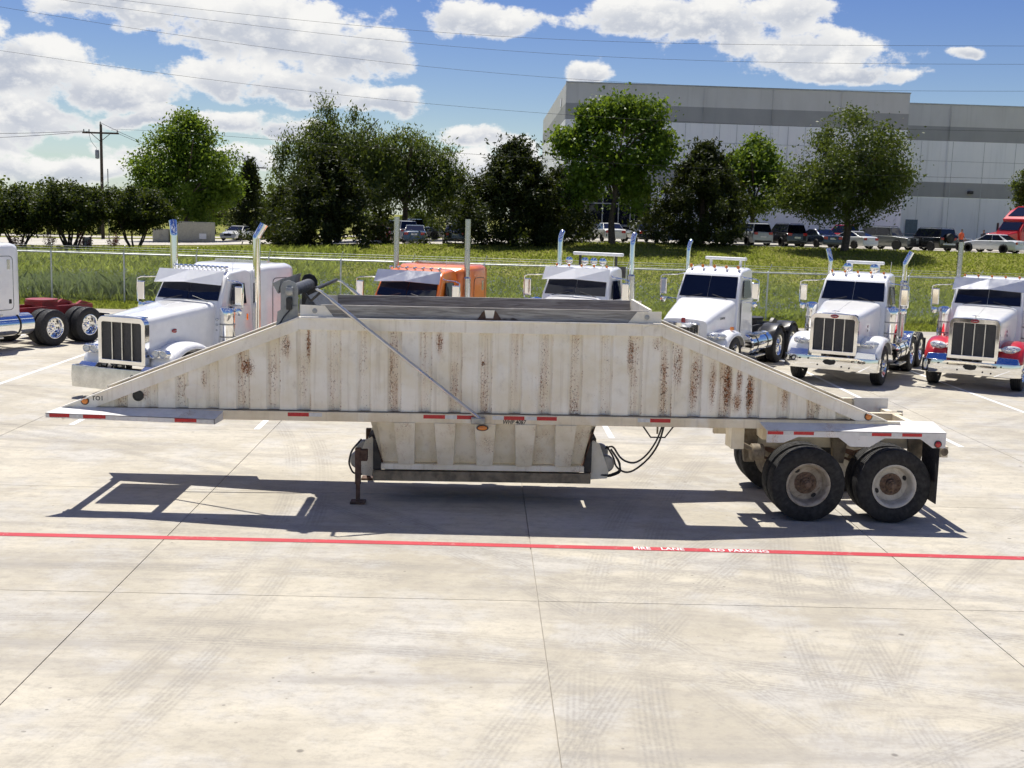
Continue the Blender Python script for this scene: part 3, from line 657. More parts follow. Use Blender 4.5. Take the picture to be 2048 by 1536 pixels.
for z in (3.55, 5.65, 6.9): MB().box(9.75, 16.05, 111.82, 111.885, z-.05, z+.05).obj('transom', 'mullion', win, smooth=0)
dr = MB().box(45.3, 46.6, 123.90, 123.97, 1.95, 5.1).obj('door', 'door_blue', wh, smooth=0); MB().box(46.4, 46.48, 123.82, 123.9, 3.3, 3.5).obj('handle', 'steel_dull', dr)
for x in (14.05, 20.65, 27.25, 33.85): MB().tube([(x, 111.90, 2.0), (x, 111.90, 16.8)], .035, 6).obj('downpipe', 'tilt_wall', wh)
for x in (49.2, 57.8, 66.4): MB().tube([(x, 123.90, 2.0), (x, 123.90, 17.1)], .035, 6).obj('downpipe', 'tilt_wall', wh)
for x, y in ((18.5, 111.8), (25, 111.8), (31.5, 111.8), (38, 111.8), (44.2, 123.8), (52, 123.8), (60, 123.8)): MB().box(x-.25, x+.25, y-.25, y+.19, 8.0, 8.3).obj('wall_light', 'frame_black', wh, .03)
for x, y, w_ in ((22, 128, 2.2), (33, 126, 1.8), (52, 134, 2.4)): MB().box(x-w_, x+w_, y, y+3, 16.41, 17.9).obj('roof_unit', 'far_wall', wh, .05)
# handrail along the wall
hr = thing('handrail', 'thin steel handrail along the foot of the warehouse wall', 'handrail', (0, 110.5, 0))
for z in (2.75, 3.2, 3.65): MB().tube([(8, 0, z), (46, 0, z)], .028, 6).obj('rail', 'steel_dull', hr)
for i in range(20): MB().tube([(8+i*2, 0, 2.3), (8+i*2, 0, 3.65)], .028, 6).obj('post', 'steel_dull', hr)
# white office box far behind the black sedan
fb = thing('storage_building', 'plain pale flat-roofed building far behind the black sedan', 'building', (-2.2, 146, 1.6))
MB().box(-2.6, 2.6, 0, 8, 0, 2.35).obj('wall', 'far_wall', fb); MB().box(-2.7, 2.7, -.1, 8.1, 2.352, 2.5).obj('roof', 'mullion', fb); MB().box(-1.9, -.8, -.04, -.005, .05, 1.9).obj('door', 'door_blue', fb)
gr = thing('guard_rail', 'pale horizontal rail fence beyond the parked blue sedan', 'rail fence', (-5, 127, float(zter(-5, 127))))
for z in (.5, .95): MB().box(-9, 9, -.03, .03, z-.07, z+.07).obj('rail', 'white_paint', gr)
for i in range(7): MB().box(-9.05+i*3, -8.93+i*3, .032, .15, 0, 1.1).obj('post', 'white_paint', gr)

# ------------------------------------------------------------------ utility pole, wires, cabinets
pole = thing('utility_pole', 'tall brown wooden utility pole with crossarm behind the small trees', 'utility pole', (-40.7, 125, .45))
MB().tube([(0,0,-.3),(0,0,12.0)], [.19, .13], 10).obj('pole', 'pole_wood', pole)
MB().box(-1.9, 1.9, -.2, -.08, 11.0, 11.18).obj('crossarm', 'pole_wood', pole)
for s in (-1, 1): MB().tube([(s*.95, -.15, 11.0), (0, -.15, 10.2)], .035, 5).obj('brace', 'pole_wood', pole)
for x in (-1.75, -1.2, 0, 1.75): MB().lathe([(.05, 0), (.09, .08), (.05, .14), (.08, .2), (.03, .28)], (x, -.14, 11.18 if x else 12.0), n=8).obj('insulator', 'insulator', pole)
MB().lathe([(.05, 0), (.21, .04), (.22, .85), (.15, .95), (.04, 1.0)], (-.42, -.05, 8.4), n=12).obj('transformer_can', 'insulator', pole)
MB().tube([(-1.2,-.15,11.0),(-1.0,-.15,10.2),(-.42,-.1,9.45)], .02, 5).obj('drop_wire', 'wire', pole)
MB().tube([(.6,.1,0),(.6,.1,7.4)], .05, 6).obj('conduit', 'insulator', pole)
for (x, z) in ((-1.2, 4.9), (-1.6, 4.4), (-1.0, 4.2), (1.0, 5.0), (.7, 4.5)): MB().lathe([(.02, -.35), (.1, -.28), (.1, .28), (.02, .35)], (x, 0, z), 'x', 10).obj('splice_case', 'black_plastic', pole)
p2 = thing('utility_pole', 'distant utility pole behind the slim cedar', 'utility pole', (-37.2, 190, 1.0))
MB().tube([(0,0,-.3),(0,0,10.6)], [.17, .12], 8).obj('pole', 'pole_wood', p2); MB().box(-1.7, 1.7, -.15, -.05, 9.6, 9.8).obj('crossarm', 'pole_wood', p2)
def cable(label, pts, r=.009):
    # smooth curve through the points
    P_ = np.array(pts, float); t = np.linspace(0, 1, len(P_)); tt = np.linspace(0, 1, 40)
    deg = min(3, len(P_)-1); c = np.stack([np.polyval(np.polyfit(t, P_[:, k], deg), tt) for k in range(3)], 1)
    tag(MB().tube([tuple(q) for q in c], r, 5).obj('overhead_cable', 'wire'), label, 'cable', 'overhead cables')
cable('highest overhead cable crossing the sky over the warehouse roof', [(-60, 70, 19.6), (-22.4, 70, 15.87), (-8.76, 70, 15.15), (11.88, 70, 14.65), (31.9, 70, 14.78), (60, 70, 15.9)])
cable('second overhead cable from the top, just under the highest one', [(-60, 70.6, 20), (-25.7, 70.6, 15.86), (-8.25, 70.6, 14.5), (12.05, 70.6, 13.76), (32.25, 70.6, 13.9), (60, 70.6, 15.1)])
cable('third overhead cable, skimming the warehouse roof edge', [(-60, 71.2, 20), (-29, 71.2, 15.35), (-8.3, 71.2, 13.32), (12.2, 71.2, 12.36), (32.7, 71.2, 12.46), (60, 71.2, 13.8)])
cable('fourth overhead cable, crossing the dark band of the warehouse', [(-60, 71.8, 17), (-29.3, 71.8, 12.9), (-8.35, 71.8, 11.2), (12.4, 71.8, 10.24), (33.2, 71.8, 10.12), (60, 71.8, 10.9)])
cable('lowest overhead cable, crossing in front of the tree crowns', [(-38.9, 125, 11.7), (-21.96, 76, 9.0), (-8.11, 70, 7.89), (12.27, 70, 7.36), (32.61, 70, 7.33), (60, 70, 8.0)])
for k, (a, b, s, lb) in enumerate([((-42.6, 125, 11.7), (-80, 118, 12.6), 1.2, 'cable running left from the crossarm tip of the tall pole'), ((-41.9, 125, 11.7), (-80, 118, 11.2), 1.3, 'cable running left from the inner insulator of the tall pole'), ((-40.7, 125, 12.6), (-37.2, 190, 10.9), 1.4, 'cable from the tall pole top to the distant pole'),
      ((-39.0, 125, 11.6), (-35.6, 190, 10.8), 1.4, 'cable from the tall pole crossarm to the distant pole'), ((-40.7, 125, 5.6), (-80, 115, 3.6), .5, 'thick low cable running left from the middle of the tall pole'), ((-40.7, 125, 5.2), (-80, 115, 3.0), .5, 'lower thick cable running left from the tall pole'), ((-40.7, 125, 5.4), (-37.2, 190, 5.0), .8, 'low cable from the tall pole to the distant pole')]):
    a, b = np.array(a), np.array(b); cable(lb, [a+(b-a)*t-np.array([0, 0, s*4*t*(1-t)]) for t in np.linspace(0, 1, 6)], .024 if k < 4 else .05)
def cabinet(label, x, y, w, d, h):
    z = float(zter(x, y)); c = thing('utility_cabinet', label, 'utility cabinet', (x, y, z))
    MB().box(-w/2-.1, w/2+.1, -.1, d+.1, -.1, .08).obj('base', 'drive_surface', c); MB().box(-w/2, w/2, 0, d, .082, h).obj('body', 'cabinet', c, .03)
    for s in (-1, 1):
        dd = MB().box(min(.02*s, s*(w/2-.05)), max(.02*s, s*(w/2-.05)), -.03, -.002, .16, h-.1).obj('door', 'cabinet', c, .01); MB().box(s*.12-.02, s*.12+.02, -.06, -.032, h*.5, h*.5+.15).obj('handle', 'steel_dull', dd)
    return c
cabinet('large beige utility cabinet under the tall dense tree', -26.7, 106.5, 3.6, 1.6, 1.9); cabinet('low beige utility cabinet left of the large one', -29.6, 107, 1.5, 1.2, 1.25)
cabinet('small green-beige utility box in front of the drive', -28.9, 85.0, .55, .4, 1.0)
sg = thing('notice_board', 'small white notice panel leaning against the large utility cabinet', 'sign', (-25.6, 106.3, float(zter(-25.6, 106.3)))); MB().box(-.32, .32, -.03, 0, .35, .85).obj('panel', 'white_paint', sg); MB().tube([(0, .03, 0), (0, .03, .8)], .02, 6).obj('stake', 'galvanized', sg)

# ------------------------------------------------------------------ wheels (shared by trailer and trucks); wheel axis = local x, outer face = -x
def tyre_mesh(rad=.525, rim=.306, w=.275, lug=False):
    h = w/2; pr = [(rim, -h*.86), (rim+.03, -h*.98), (rim+.09, -h*1.06), (rad-.075, -h*1.04), (rad-.03, -h*.95), (rad-.008, -h*.86)]
    g = [-.62, -.54, -.24, -.16, .16, .24, .54, .62]
    for i in range(0, 8, 2):
        a, b = g[i]*h, g[i+1]*h; pr += [(rad, a-.002), (rad-.014, a+.002), (rad-.014, b-.002), (rad, b+.002)]
    pr += [(rad-.008, h*.86), (rad-.03, h*.95), (rad-.075, h*1.04), (rim+.09, h*1.06), (rim+.03, h*.98), (rim, h*.86)]
    m = MB(); n = 44; secs = []
    for (r, x) in pr:
        secs.append([(x, r*math.cos(2*math.pi*k/n), r*math.sin(2*math.pi*k/n)) for k in range(n)])
    secs.append(secs[0]); m.loft(secs, caps=False)
    if lug:
        for k in range(56):
            a = 2*math.pi*k/56
            for s in (-1, 1):
                c = [( s*h*.66, rad-.004), (s*h*.98, rad-.02)]; da = .028
                m.add([(c[0][0], c[0][1]*math.cos(a-da), c[0][1]*math.sin(a-da)), (c[1][0], c[1][1]*math.cos(a-da), c[1][1]*math.sin(a-da)), (c[1][0], c[1][1]*math.cos(a+da), c[1][1]*math.sin(a+da)), (c[0][0], c[0][1]*math.cos(a+da), c[0][1]*math.sin(a+da)),
                       (c[0][0], (c[0][1]+.014)*math.cos(a-da), (c[0][1]+.014)*math.sin(a-da)), (c[1][0], (c[1][1]+.014)*math.cos(a-da), (c[1][1]+.014)*math.sin(a-da)), (c[1][0], (c[1][1]+.014)*math.cos(a+da), (c[1][1]+.014)*math.sin(a+da)), (c[0][0], (c[0][1]+.014)*math.cos(a+da), (c[0][1]+.014)*math.sin(a+da))],
                      [(4, 5, 6, 7), (0, 1, 5, 4), (1, 2, 6, 5), (2, 3, 7, 6), (3, 0, 4, 7)])
    return m.mesh('tyre', 40)
def rim_mesh(deep=.115, holes=2, big=False, n=40):
    """dished wheel: deep > 0 sets the disc inside the outer face, < 0 pushes it out (steer wheel)"""
    o = -.118; pr = [(.292, .118), (.275, .115), (.262, .05), (.262, o+.02), (.285, o), (.294, o-.006), (.294, o-.014), (.283, o-.016), (.262, o-.002), (.252, o+.012)]
    d = o+deep; pr += [(.244, d*.45+o*.55), (.225, d), (.15, d-.004), (.145, d-.012), (.06, d-.012), (.0005, d-.012)]
    m = MB(); secs = [[(x, r*math.cos(2*math.pi*k/n), r*math.sin(2*math.pi*k/n)) for k in range(n)] for (r, x) in [(q[0]*1.06, q[1]) for q in pr]]; m.loft(secs, caps=False); return m.mesh('wheel', 32)
def hole_mesh(deep, cnt, rr, ra, rb, ph=0.):
    m = MB(); d = -.118+deep-.0065
    for k in range(cnt):
        a = 2*math.pi*k/cnt+ph; c = (rr*math.cos(a), rr*math.sin(a)); ring = []
        for j in range(12):
            t = 2*math.pi*j/12; u = ra*math.cos(t); v = rb*math.sin(t); ring.append((d, c[0]+u*math.cos(a)-v*math.sin(a), c[1]+u*math.sin(a)+v*math.cos(a)))
        m.add(ring, [tuple(range(12))])
    return m.mesh('hand_hole', 0)
def hub_mesh(deep, kind):
    m = MB(); d = -.118+deep-.012
    if kind == 'trailer': m.lathe([(.158, d+.012), (.158, d-.004), (.15, d-.006), (.09, d-.006), (.083, d-.008), (.078, d-.05), (.06, d-.06), (.055, d-.10), (.042, d-.105), (.04, d-.135), (.005, d-.14)], axis='x', n=18)
    else: m.lathe([(.085, d+.01), (.08, d-.03), (.065, d-.06), (.03, d-.075), (.003, d-.078)], axis='x', n=18)
    for k in range(10):
        a = 2*math.pi*k/10; y, z = .118*math.cos(a), .118*math.sin(a); m.lathe([(.017, d+.004), (.017, d-.022), (.010, d-.026), (.002, d-.03)], (0, y, z), 'x', 6)
    return m.mesh('hub', 40)
TY = tyre_mesh(); TYL = tyre_mesh(lug=True)
RIM_D = rim_mesh(.145); RIM_S = rim_mesh(.035); HUB_T = hub_mesh(.145, 'trailer'); HUB_D = hub_mesh(.145, 'truck'); HUB_S = hub_mesh(.035, 'truck')
HOLE_T = hole_mesh(.145, 2, .212, .028, .040); HOLE_D = hole_mesh(.145, 10, .192, .022, .024, .31); HOLE_S = hole_mesh(.035, 10, .192, .022, .024, .31)
def own(me, mat):
    c = me.copy(); c.materials.clear(); c.materials.append(MATS[mat]); return c
WM = {}
def wm(me, mat):
    k = (me.name, mat)
    if k not in WM: WM[k] = own(me, mat)
    return WM[k]
def wheel(parent, x, y, z, side, kind, rimmat, hubmat, tyremat='rubber', lug=False, spin=0., dual=False, axis='x'):
    """side -1: outer face towards -axis"""
    rot = {('x', -1): (spin, 0, 0), ('x', 1): (-spin, 0, math.pi), ('y', -1): (0, 0, math.pi/2), ('y', 1): (0, 0, -math.pi/2)}[(axis, side)]
    S = kind == 'steer'
    w = put('wheel', wm(RIM_S if S else RIM_D, rimmat), None, parent, loc=(x, y, z), rot=rot)
    if axis == 'y': w.rotation_euler = (Matrix.Rotation(rot[2], 3, 'Z') @ Matrix.Rotation(spin, 3, 'X')).to_euler()
    put('tyre', wm(TYL if lug else TY, tyremat), None, w)
    put('hub', wm(HUB_S if S else (HUB_T if kind == 'trailer' else HUB_D), hubmat), None, w)
    put('hand_hole', wm(HOLE_S if S else (HOLE_T if kind == 'trailer' else HOLE_D), 'ink'), None, w)
    if dual: put('tyre', wm(TYL if lug else TY, tyremat), None, w, loc=(.335, 0, 0)); put('inner_rim', wm(RIM_S, rimmat), None, w, loc=(.335, 0, 0), rot=(0, 0, math.pi))
    return w

# ------------------------------------------------------------------ belly dump trailer (local y: - is the side towards the red stripe)
A = .0085
T = thing('belly_dump_trailer', 'long rust-streaked cream bottom dump trailer with sloping ends and side boards', 'trailer', (5.2-5.2*math.cos(A), 16.8, 5.2*math.sin(A)*-1 + 2*5.2*math.sin(A)*0))
T.rotation_euler = (0, -A, 0); T.location.z = -5.2*math.sin(A)
XA, XB, ZR, ZB, XT = -2.48, 2.52, 2.73, 1.425, 5.72         # apex left/right, rail top, beam top, tips
def ztop(x):
    return ZR if XA <= x <= XB else (ZB+.005+(ZR-ZB)*(x+XT)/(XA+XT) if x < XA else ZB+.005+(ZR-ZB)*(XT-x)/(XT-XB))
def sheet_rows():
    xs = []; x = -5.30; off = 10.228
    k0 = math.floor((x+off)/.417)
    for k in range(k0, k0+28):
        b = k*.417-off
        for (fr, dep) in ((.0, 0), (.50, 0), (.62, .052), (.88, .052), (.955, 0)): xs.append((b+fr*.417, dep))
    return [(x, d) for x, d in xs if -5.30 <= x <= 5.30]
for s in (-1, 1):
    rows = sheet_rows(); a = []; b = []
    for (x, d) in rows:
        yy = s*(1.045-d); zt = ztop(x)-.13; a.append((x, yy, ZB-.01)); b.append((x, yy, max(zt, ZB)))
    sp = MB().grid([a, b]).obj('side_sheet', 'trailer_sheet', T, smooth=20)
    MB().add([(XA-.3, s*.985, ZB), (XB+.3, s*.985, ZB), (XB+.1, s*.985, ZR-.1), (XA-.1, s*.985, ZR-.1)], [(0, 1, 2, 3)]).obj('liner_sheet', 'hopper_inside', T, smooth=0)
    # top rails: front slope, level, rear slope
    def rail(x0, z0, x1, z1, nm, e0=0, e1=0):
        hgt = .175; prof = [(-.035, 0), (.085, 0), (.085, -.02), (.055, -.02), (.055, -hgt), (-.035, -hgt)]
        L = math.hypot(x1-x0, z1-z0); ux, uz = (x1-x0)/L, (z1-z0)/L
        if abs(uz) > .05: prof = [(-.15, 0), (.085, 0), (.085, -.02), (.055, -.02), (.055, -hgt), (.03, -hgt), (.03, -.02), (-.15, -.02)]
        if abs(uz) > .05: pts = lambda x, z: [(x, s*(1.02+p[0]), z+p[1]*1.06) for p in prof]
        else: pts = lambda x, z: [(x, s*(1.02+p[0]), z+p[1]) for p in prof]
        return MB().loft([pts(x0, z0), pts(x1, z1)]).obj(nm, 'trailer_rail', T, .004)
    rail(XA+.002, ZR, XB-.002, ZR, 'top_rail'); rail(-XT, ZB+.01, XA, ZR, 'sloping_rail'); rail(XB, ZR, XT, ZB+.01, 'sloping_rail')
    for xg in (XA+.07, XB-.1):
        ring = [(xg+.165*math.cos(t), ZR-.095+.078*math.sin(t)) for t in np.linspace(0, 2*math.pi, 25)[:-1]]
        MB().prism(ring, s*1.077, s*1.083).obj('gusset_plate', 'trailer_rail', T, .002)
    # lower side beam
    MB().box(-5.55, 5.9, min(s*1.0, s*1.10), max(s*1.0, s*1.10), 1.295, ZB).obj('side_beam', 'trailer_beam', T, .006)
    MB().box(-5.5, 5.6, min(s*.93, s*1.065), max(s*.93, s*1.065), ZB+.001, ZB+.012).obj('dirt_ledge', 'grimy_steel', T, 0)
    # front step plates
    yi, yo = s*1.06, s*1.30
    tp = [(-5.86, yo, 1.385), (-3.58, yo, 1.335), (-3.50, yi, 1.43), (-5.72, yi, 1.435)]
    lp = [(-5.86, yo, 1.384), (-3.58, yo, 1.334), (-3.58, yo, 1.262), (-5.86, yo, 1.318)]
    ld = lambda q, d: [(p[0], p[1], p[2]+d) for p in q]
    MB().loft([ld(tp, -.012), tp]).obj('step_plate', 'trailer_fender', T, .002)
    MB().loft([lp, [(p[0], p[1]-s*.008, p[2]) for p in lp]]).obj('step_lip', 'trailer_fender', T, .001)
    MB().loft([[(-3.58, yo, 1.333), (-3.50, yi, 1.428), (-3.50, yi, 1.30), (-3.58, yo, 1.262)], [(-3.59, yo, 1.333), (-3.51, yi, 1.428), (-3.51, yi, 1.30), (-3.59, yo, 1.262)]]).obj('step_end', 'trailer_fender', T)
    # rear fenders: sloping top and hanging lip with notches over the tyres
    tp = [(3.98, yo, 1.315), (6.48, yo, 1.315), (6.40, s*1.0, 1.425), (3.90, s*1.0, 1.425)]
    MB().loft([ld(tp, -.012), tp]).obj('fender', 'trailer_fender', T, .003)
    pl = [(3.98, 1.313), (6.48, 1.313), (6.48, 1.10), (6.30, 1.10), (6.12, 1.225), (5.62, 1.225), (5.42, 1.10), (5.15, 1.10), (4.98, 1.225), (4.42, 1.225), (4.22, 1.14), (3.98, 1.14)]
    MB().prism(pl, yo-s*.010, yo).obj('fender_lip', 'trailer_fender', T, .001)
    MB().box(6.40, 6.415, min(s*1.28, s*.68), max(s*1.28, s*.68), .30, 1.20).obj('mud_flap', 'rubber', T, .003)
    MB().box(6.36, 6.398, min(s*1.28, s*.5), max(s*1.28, s*.5), 1.17, 1.25).obj('flap_hanger', 'trailer_beam', T)
    # lights
    def lamp(x, z, y, mat, r=.045, oval=1.):
        b = MB().lathe([(r*1.25, 0), (r*1.25, .012), (r, .014)], n=20, axis='y'); b.v = [(p[0]*oval+x, y+(p[1] if s > 0 else -p[1]), p[2]+z) for p in b.v]; h = b.obj('lamp_housing', 'black_plastic', T)
        l = MB().lathe([(r, .012), (r*.85, .026), (r*.4, .033), (.001, .034)], n=20, axis='y'); l.v = [(p[0]*oval+x, y+(p[1] if s > 0 else -p[1]), p[2]+z) for p in l.v]; l.obj('lens', mat, h)
    lamp(-5.40, ZB+.095, s*1.076, 'lens_amber'); lamp(5.45, ZB+.065, s*1.076, 'lens_amber'); lamp(6.37, 1.155, yo, 'lens_red', .042); lamp(.06, 1.245, s*1.128, 'lens_amber', .034, 2.0)
    b = MB().lathe([(.075, 0), (.075, .02), (.06, .022), (.058, .008), (.001, .008)], (0, 0, 0), 'y', 20); b.v = [(p[0]-4.68, s*1.045+(p[1] if s > 0 else -p[1]), p[2]+1.60) for p in b.v]; b.obj('reflector_socket', 'black_plastic', T)
    # wheels
    for i, x in enumerate((4.62, 5.83)):
        wheel(T, x, s*1.10, .528, s, 'trailer', ('rim_rusty', 'rim_cream')[i], 'hub_rust', 'rubber_dusty', spin=(.95, -.45)[i] if s < 0 else .3, dual=True, axis='y')
    # frame rails, hangers and springs over the axles
    MB().box(3.6, 6.5, min(s*.42, s*.52), max(s*.42, s*.52), .93, 1.29).obj('frame_rail', 'trailer_beam', T, .004)
    for x in (3.92, 5.22, 6.34): MB().prism([(x-.14, 1.29), (x+.14, 1.29), (x+.07, .72), (x-.07, .72)], s*.50, s*.62).obj('spring_hanger', 'grimy_steel', T, .004)
    for x in (4.62, 5.83):
        for k in range(4): MB().tube([(x-.56+.08*k, s*.56, .80-.022*k), (x, s*.56, .66-.022*k), (x+.56-.08*k, s*.56, .80-.022*k)], .018, 4).obj('leaf_spring', 'rust_steel', T)
    MB().box(3.56, 3.74, min(s*1.0, s*.6), max(s*1.0, s*.6), .98, 1.294).obj('hanger_bracket', 'trailer_beam', T, .004)
    MB().tube([(3.64, s*.9, 1.08), (3.95, s*.80, .92)], .035, 8).obj('torque_rod', 'grimy_steel', T); MB().lathe([(.09, -.1), (.12, -.08), (.12, .08), (.09, .1)], (3.98, s*.78, .9), 'x', 14).obj('brake_chamber', 'grimy_steel', T)
    # landing leg
    leg = MB().box(-1.735, -1.655, min(s*.72, s*.80), max(s*.72, s*.80), .34, .86).obj('landing_leg', 'rust_steel', T, .006)
    MB().box(-1.723, -1.667, min(s*.732, s*.788), max(s*.732, s*.788), .09, .40).obj('inner_leg', 'rust_steel', leg); MB().box(-1.80, -1.59, min(s*.66, s*.86), max(s*.66, s*.86), .06, .09).obj('foot', 'rust_steel', leg, .004)
    MB().box(-1.66, -1.56, min(s*.70, s*.82), max(s*.70, s*.82), .68, .84).obj('gear_box', 'rust_steel', leg, .01)
    # lower hopper tub: recessed sheet with five raised tapering ribs
    yt, yb_, zt, zb = s*1.02, s*.60, 1.296, .62
    fy = lambda z: yb_+(yt-yb_)*(z-zb)/(zt-zb)
    MB().loft([[(-1.42, yt-s*.05, zt), (1.60, yt-s*.05, zt), (1.50, yb_-s*.05, zb), (-1.36, yb_-s*.05, zb)], [(-1.42, yt-s*.07, zt), (1.60, yt-s*.07, zt), (1.50, yb_-s*.07, zb), (-1.36, yb_-s*.07, zb)]]).obj('tub_sheet', 'trailer_tub', T)
    MB().box(-1.44, 1.62, min(s*.93, s*.999), max(s*.93, s*.999), 1.298, 1.33).obj('tub_light_stop', 'trailer_tub', T)  # unseen strip added to stop sun leaking between tub top and beam
    for cx in (-1.02, -.46, .10, .66, 1.22):
        w0, w1 = .145, .112; e = s*.10
        MB().loft([[(cx-w0, yt+e, zt), (cx+w0, yt+e, zt), (cx+w1, yb_+e, zb), (cx-w1, yb_+e, zb)], [(cx-w0-.012, yt-s*.049, zt), (cx+w0+.012, yt-s*.049, zt), (cx+w1+.012, yb_-s*.049, zb), (cx-w1-.012, yb_-s*.049, zb)]]).obj('tub_rib', 'trailer_tub', T, .004)
    MB().box(-1.38, 1.53, min(yb_-s*.04, yb_+s*.07), max(yb_-s*.04, yb_+s*.07), zb-.085, zb-.002).obj('tub_lip', 'trailer_tub', T, .008)
    MB().loft([[(-1.50, s*1.0, zt), (-1.42, s*1.0, zt), (-1.365, s*.62, .66), (-1.38, s*.62, 1.0)], [(-1.50, s*.975, zt), (-1.42, s*.975, zt), (-1.365, s*.595, .66), (-1.38, s*.595, 1.0)]]).obj('tub_flange', 'trailer_tub', T)
    MB().loft([[(1.66, s*1.0, zt), (1.60, s*1.0, zt), (1.505, s*.62, .66), (1.56, s*.62, 1.0)], [(1.66, s*.975, zt), (1.60, s*.975, zt), (1.505, s*.595, .66), (1.56, s*.595, 1.0)]]).obj('tub_flange', 'trailer_tub', T)
    # clam gate half, its end arms and bottom bar
    MB().loft([[(-1.33, s*.57, .53), (1.47, s*.57, .53), (1.47, s*.50, .40), (-1.33, s*.50, .40)], [(-1.33, s*.06, .44), (1.47, s*.06, .44), (1.47, s*.06, .36), (-1.33, s*.06, .36)]]).obj('clam_gate', 'gate_grime', T, .004)
    MB().box(-1.50, 1.63, min(s*.56, s*.66), max(s*.56, s*.66), .365, .51).obj('gate_bar', 'gate_grime', T, .006)
    for (x0, d) in ((-1.52, -1), (1.66, 1)):
        pl = [(x0, .98), (x0+d*.10, .92), (x0+d*.24, .52), (x0+d*.22, .42), (x0-d*.02, .40), (x0-d*.04, .9)]
        MB().prism(pl, s*.50, s*.53).obj('gate_arm', 'trailer_tub', T, .004)
        MB().box(x0-.05, x0+.05, min(s*.12, s*.50), max(s*.12, s*.50), .46, 1.0).obj('gate_link', 'frame_black', T, .006)
        MB().lathe([(.11, -.05), (.13, -.03), (.13, .03), (.11, .05)], (x0+d*.2, s*.42, .62), 'y', 18).obj('gate_pulley', 'steel_dull', T)
    for (x0, x1) in ((-1.50, -1.38), (1.535, 1.64)): MB().box(x0, x1, min(s*.45, s*.60), max(s*.45, s*.60), .515, .98).obj('gate_post', 'frame_black', T, .006)
    # side board and its brackets
    MB().box(XA+.28, XB-.20, min(s*.985, s*1.025), max(s*.985, s*1.025), ZR+.006, ZR+.17).obj('side_board', 'board_wood', T, .003)
    for xg, ln in ((XA+.02, 1), (XB-.02, -1)):
        MB().prism([(xg, ZR+.004), (xg+ln*.46, ZR+.004), (xg+ln*.34, ZR+.155), (xg, ZR+.165)], s*1.028, s*1.036).obj('board_bracket', 'trailer_rail', T, .002)
        b = MB().lathe([(.034, 0), (.034, .006), (.028, .008), (.001, .008)], n=16, axis='y'); b.v = [(p[0]+xg+ln*.2, s*1.036+s*p[1], p[2]+ZR+.085) for p in b.v]; b.obj('bolt_plate', 'plate_grey', T)
    MB().prism([(-.04, ZR+.004), (.30, ZR+.004), (.23, ZR+.11), (.19, ZR+.145), (.07, ZR+.145), (.03, ZR+.11)], s*1.028, s*1.034).obj('board_bracket', 'rust_steel', T, .002)
    MB().prism([(.08, ZR+.03), (.18, ZR+.03), (.2, ZR+.14), (.06, ZR+.14)], s*1.035, s*1.039).obj('bracket_patch', 'trailer_rail', T)
# reflective tape
def tape(u0, u1, mat, y, z0, z1, k): MB().box((u0-954.6)*k, (u1-954.6)*k, y-.0025, y-.0005, z0, z1).obj('reflective_tape', mat, T, 0, smooth=0)
for u0, u1, c in [(575, 617, 'r'), (617.5, 643, 'w'), (845, 888, 'r'), (888.5, 911.5, 'w'), (912, 950, 'r'), (983, 1005.5, 'w'), (1006, 1047, 'r'), (1049, 1071.5, 'w'), (1072, 1112, 'r'), (1275, 1299.5, 'w'), (1300, 1341, 'r')]:
    tape(u0, u1, 'tape_red' if c == 'r' else 'tape_white', -1.10, 1.358, 1.41, .00692)
for u0, u1, c in [(1538, 1570, 'r'), (1571, 1590, 'w'), (1591, 1632, 'r'), (1724, 1749, 'w'), (1750, 1790, 'r'), (1792, 1811, 'w'), (1812, 1852, 'r')]:
    tape(u0, u1, 'tape_red' if c == 'r' else 'tape_white', -1.30, 1.255, 1.30, .00684)
for u0, u1, c in [(106, 145, 'r'), (145.5, 171.5, 'w'), (172, 216, 'r'), (352, 395, 'r'), (395.5, 428, 'w')]:
    zc = lerp(1.352, 1.300, (u0-102)/330); tape(u0, u1, 'tape_red' if c == 'r' else 'tape_white', -1.308, zc-.024, zc+.024, .00684)
text('WHP 4087', 'lettering', 'ink', T, (.335, -1.1015, 1.300), (math.pi/2, 0, 0), .088, .80, .2, depth=.0006)
text('TO1', 'lettering', 'ink', T, (-5.31, -1.0765, 1.53), (math.pi/2, 0, 0), .085, 1.0, depth=.0006)
ring = [(-3.92+.13*math.cos(t), 1.66+.115*math.sin(t)) for t in np.linspace(0, 2*math.pi, 25)[:-1]]; MB().prism(ring, -1.049, -1.0475).obj('faded_decal', 'trailer_rail', T, smooth=0)
# end sheets of the hopper, headers, gooseneck, cross members
for (xt, xb) in ((XA+.05, -1.36), (XB-.05, 1.50)):
    xm = -1.50 if xt < 0 else 1.65
    MB().loft([[(xt+d, -.984, ZR-.02), (xt+d, .984, ZR-.02), (xm+d, .984, 1.33), (xm+d, -.984, 1.33)] for d in (0, .012)]).obj('end_sheet', 'hopper_inside', T)
    MB().loft([[(xm+d, -.984, 1.33), (xm+d, .984, 1.33), (xb+d, .575, .56), (xb+d, -.575, .56)] for d in (0, .012)]).obj('lower_end_sheet', 'hopper_inside', T)
    MB().box(xt-.05, xt+.05, -.984, .984, ZR-.15, ZR+.002).obj('end_header', 'trailer_rail', T, .005)
MB().box(XB-.19, XB-.15, -.984, .984, ZR+.006, ZR+.19).obj('end_board', 'trailer_rail', T, .003)
MB().box(-5.45, -4.55, -.60, .60, 1.26, 1.285).obj('fifth_wheel_plate', 'grimy_steel', T); MB().lathe([(.05, -.12), (.05, 0), (.12, .0)], (-5.0, 0, 1.26), n=14).obj('king_pin', 'steel_dull', T)
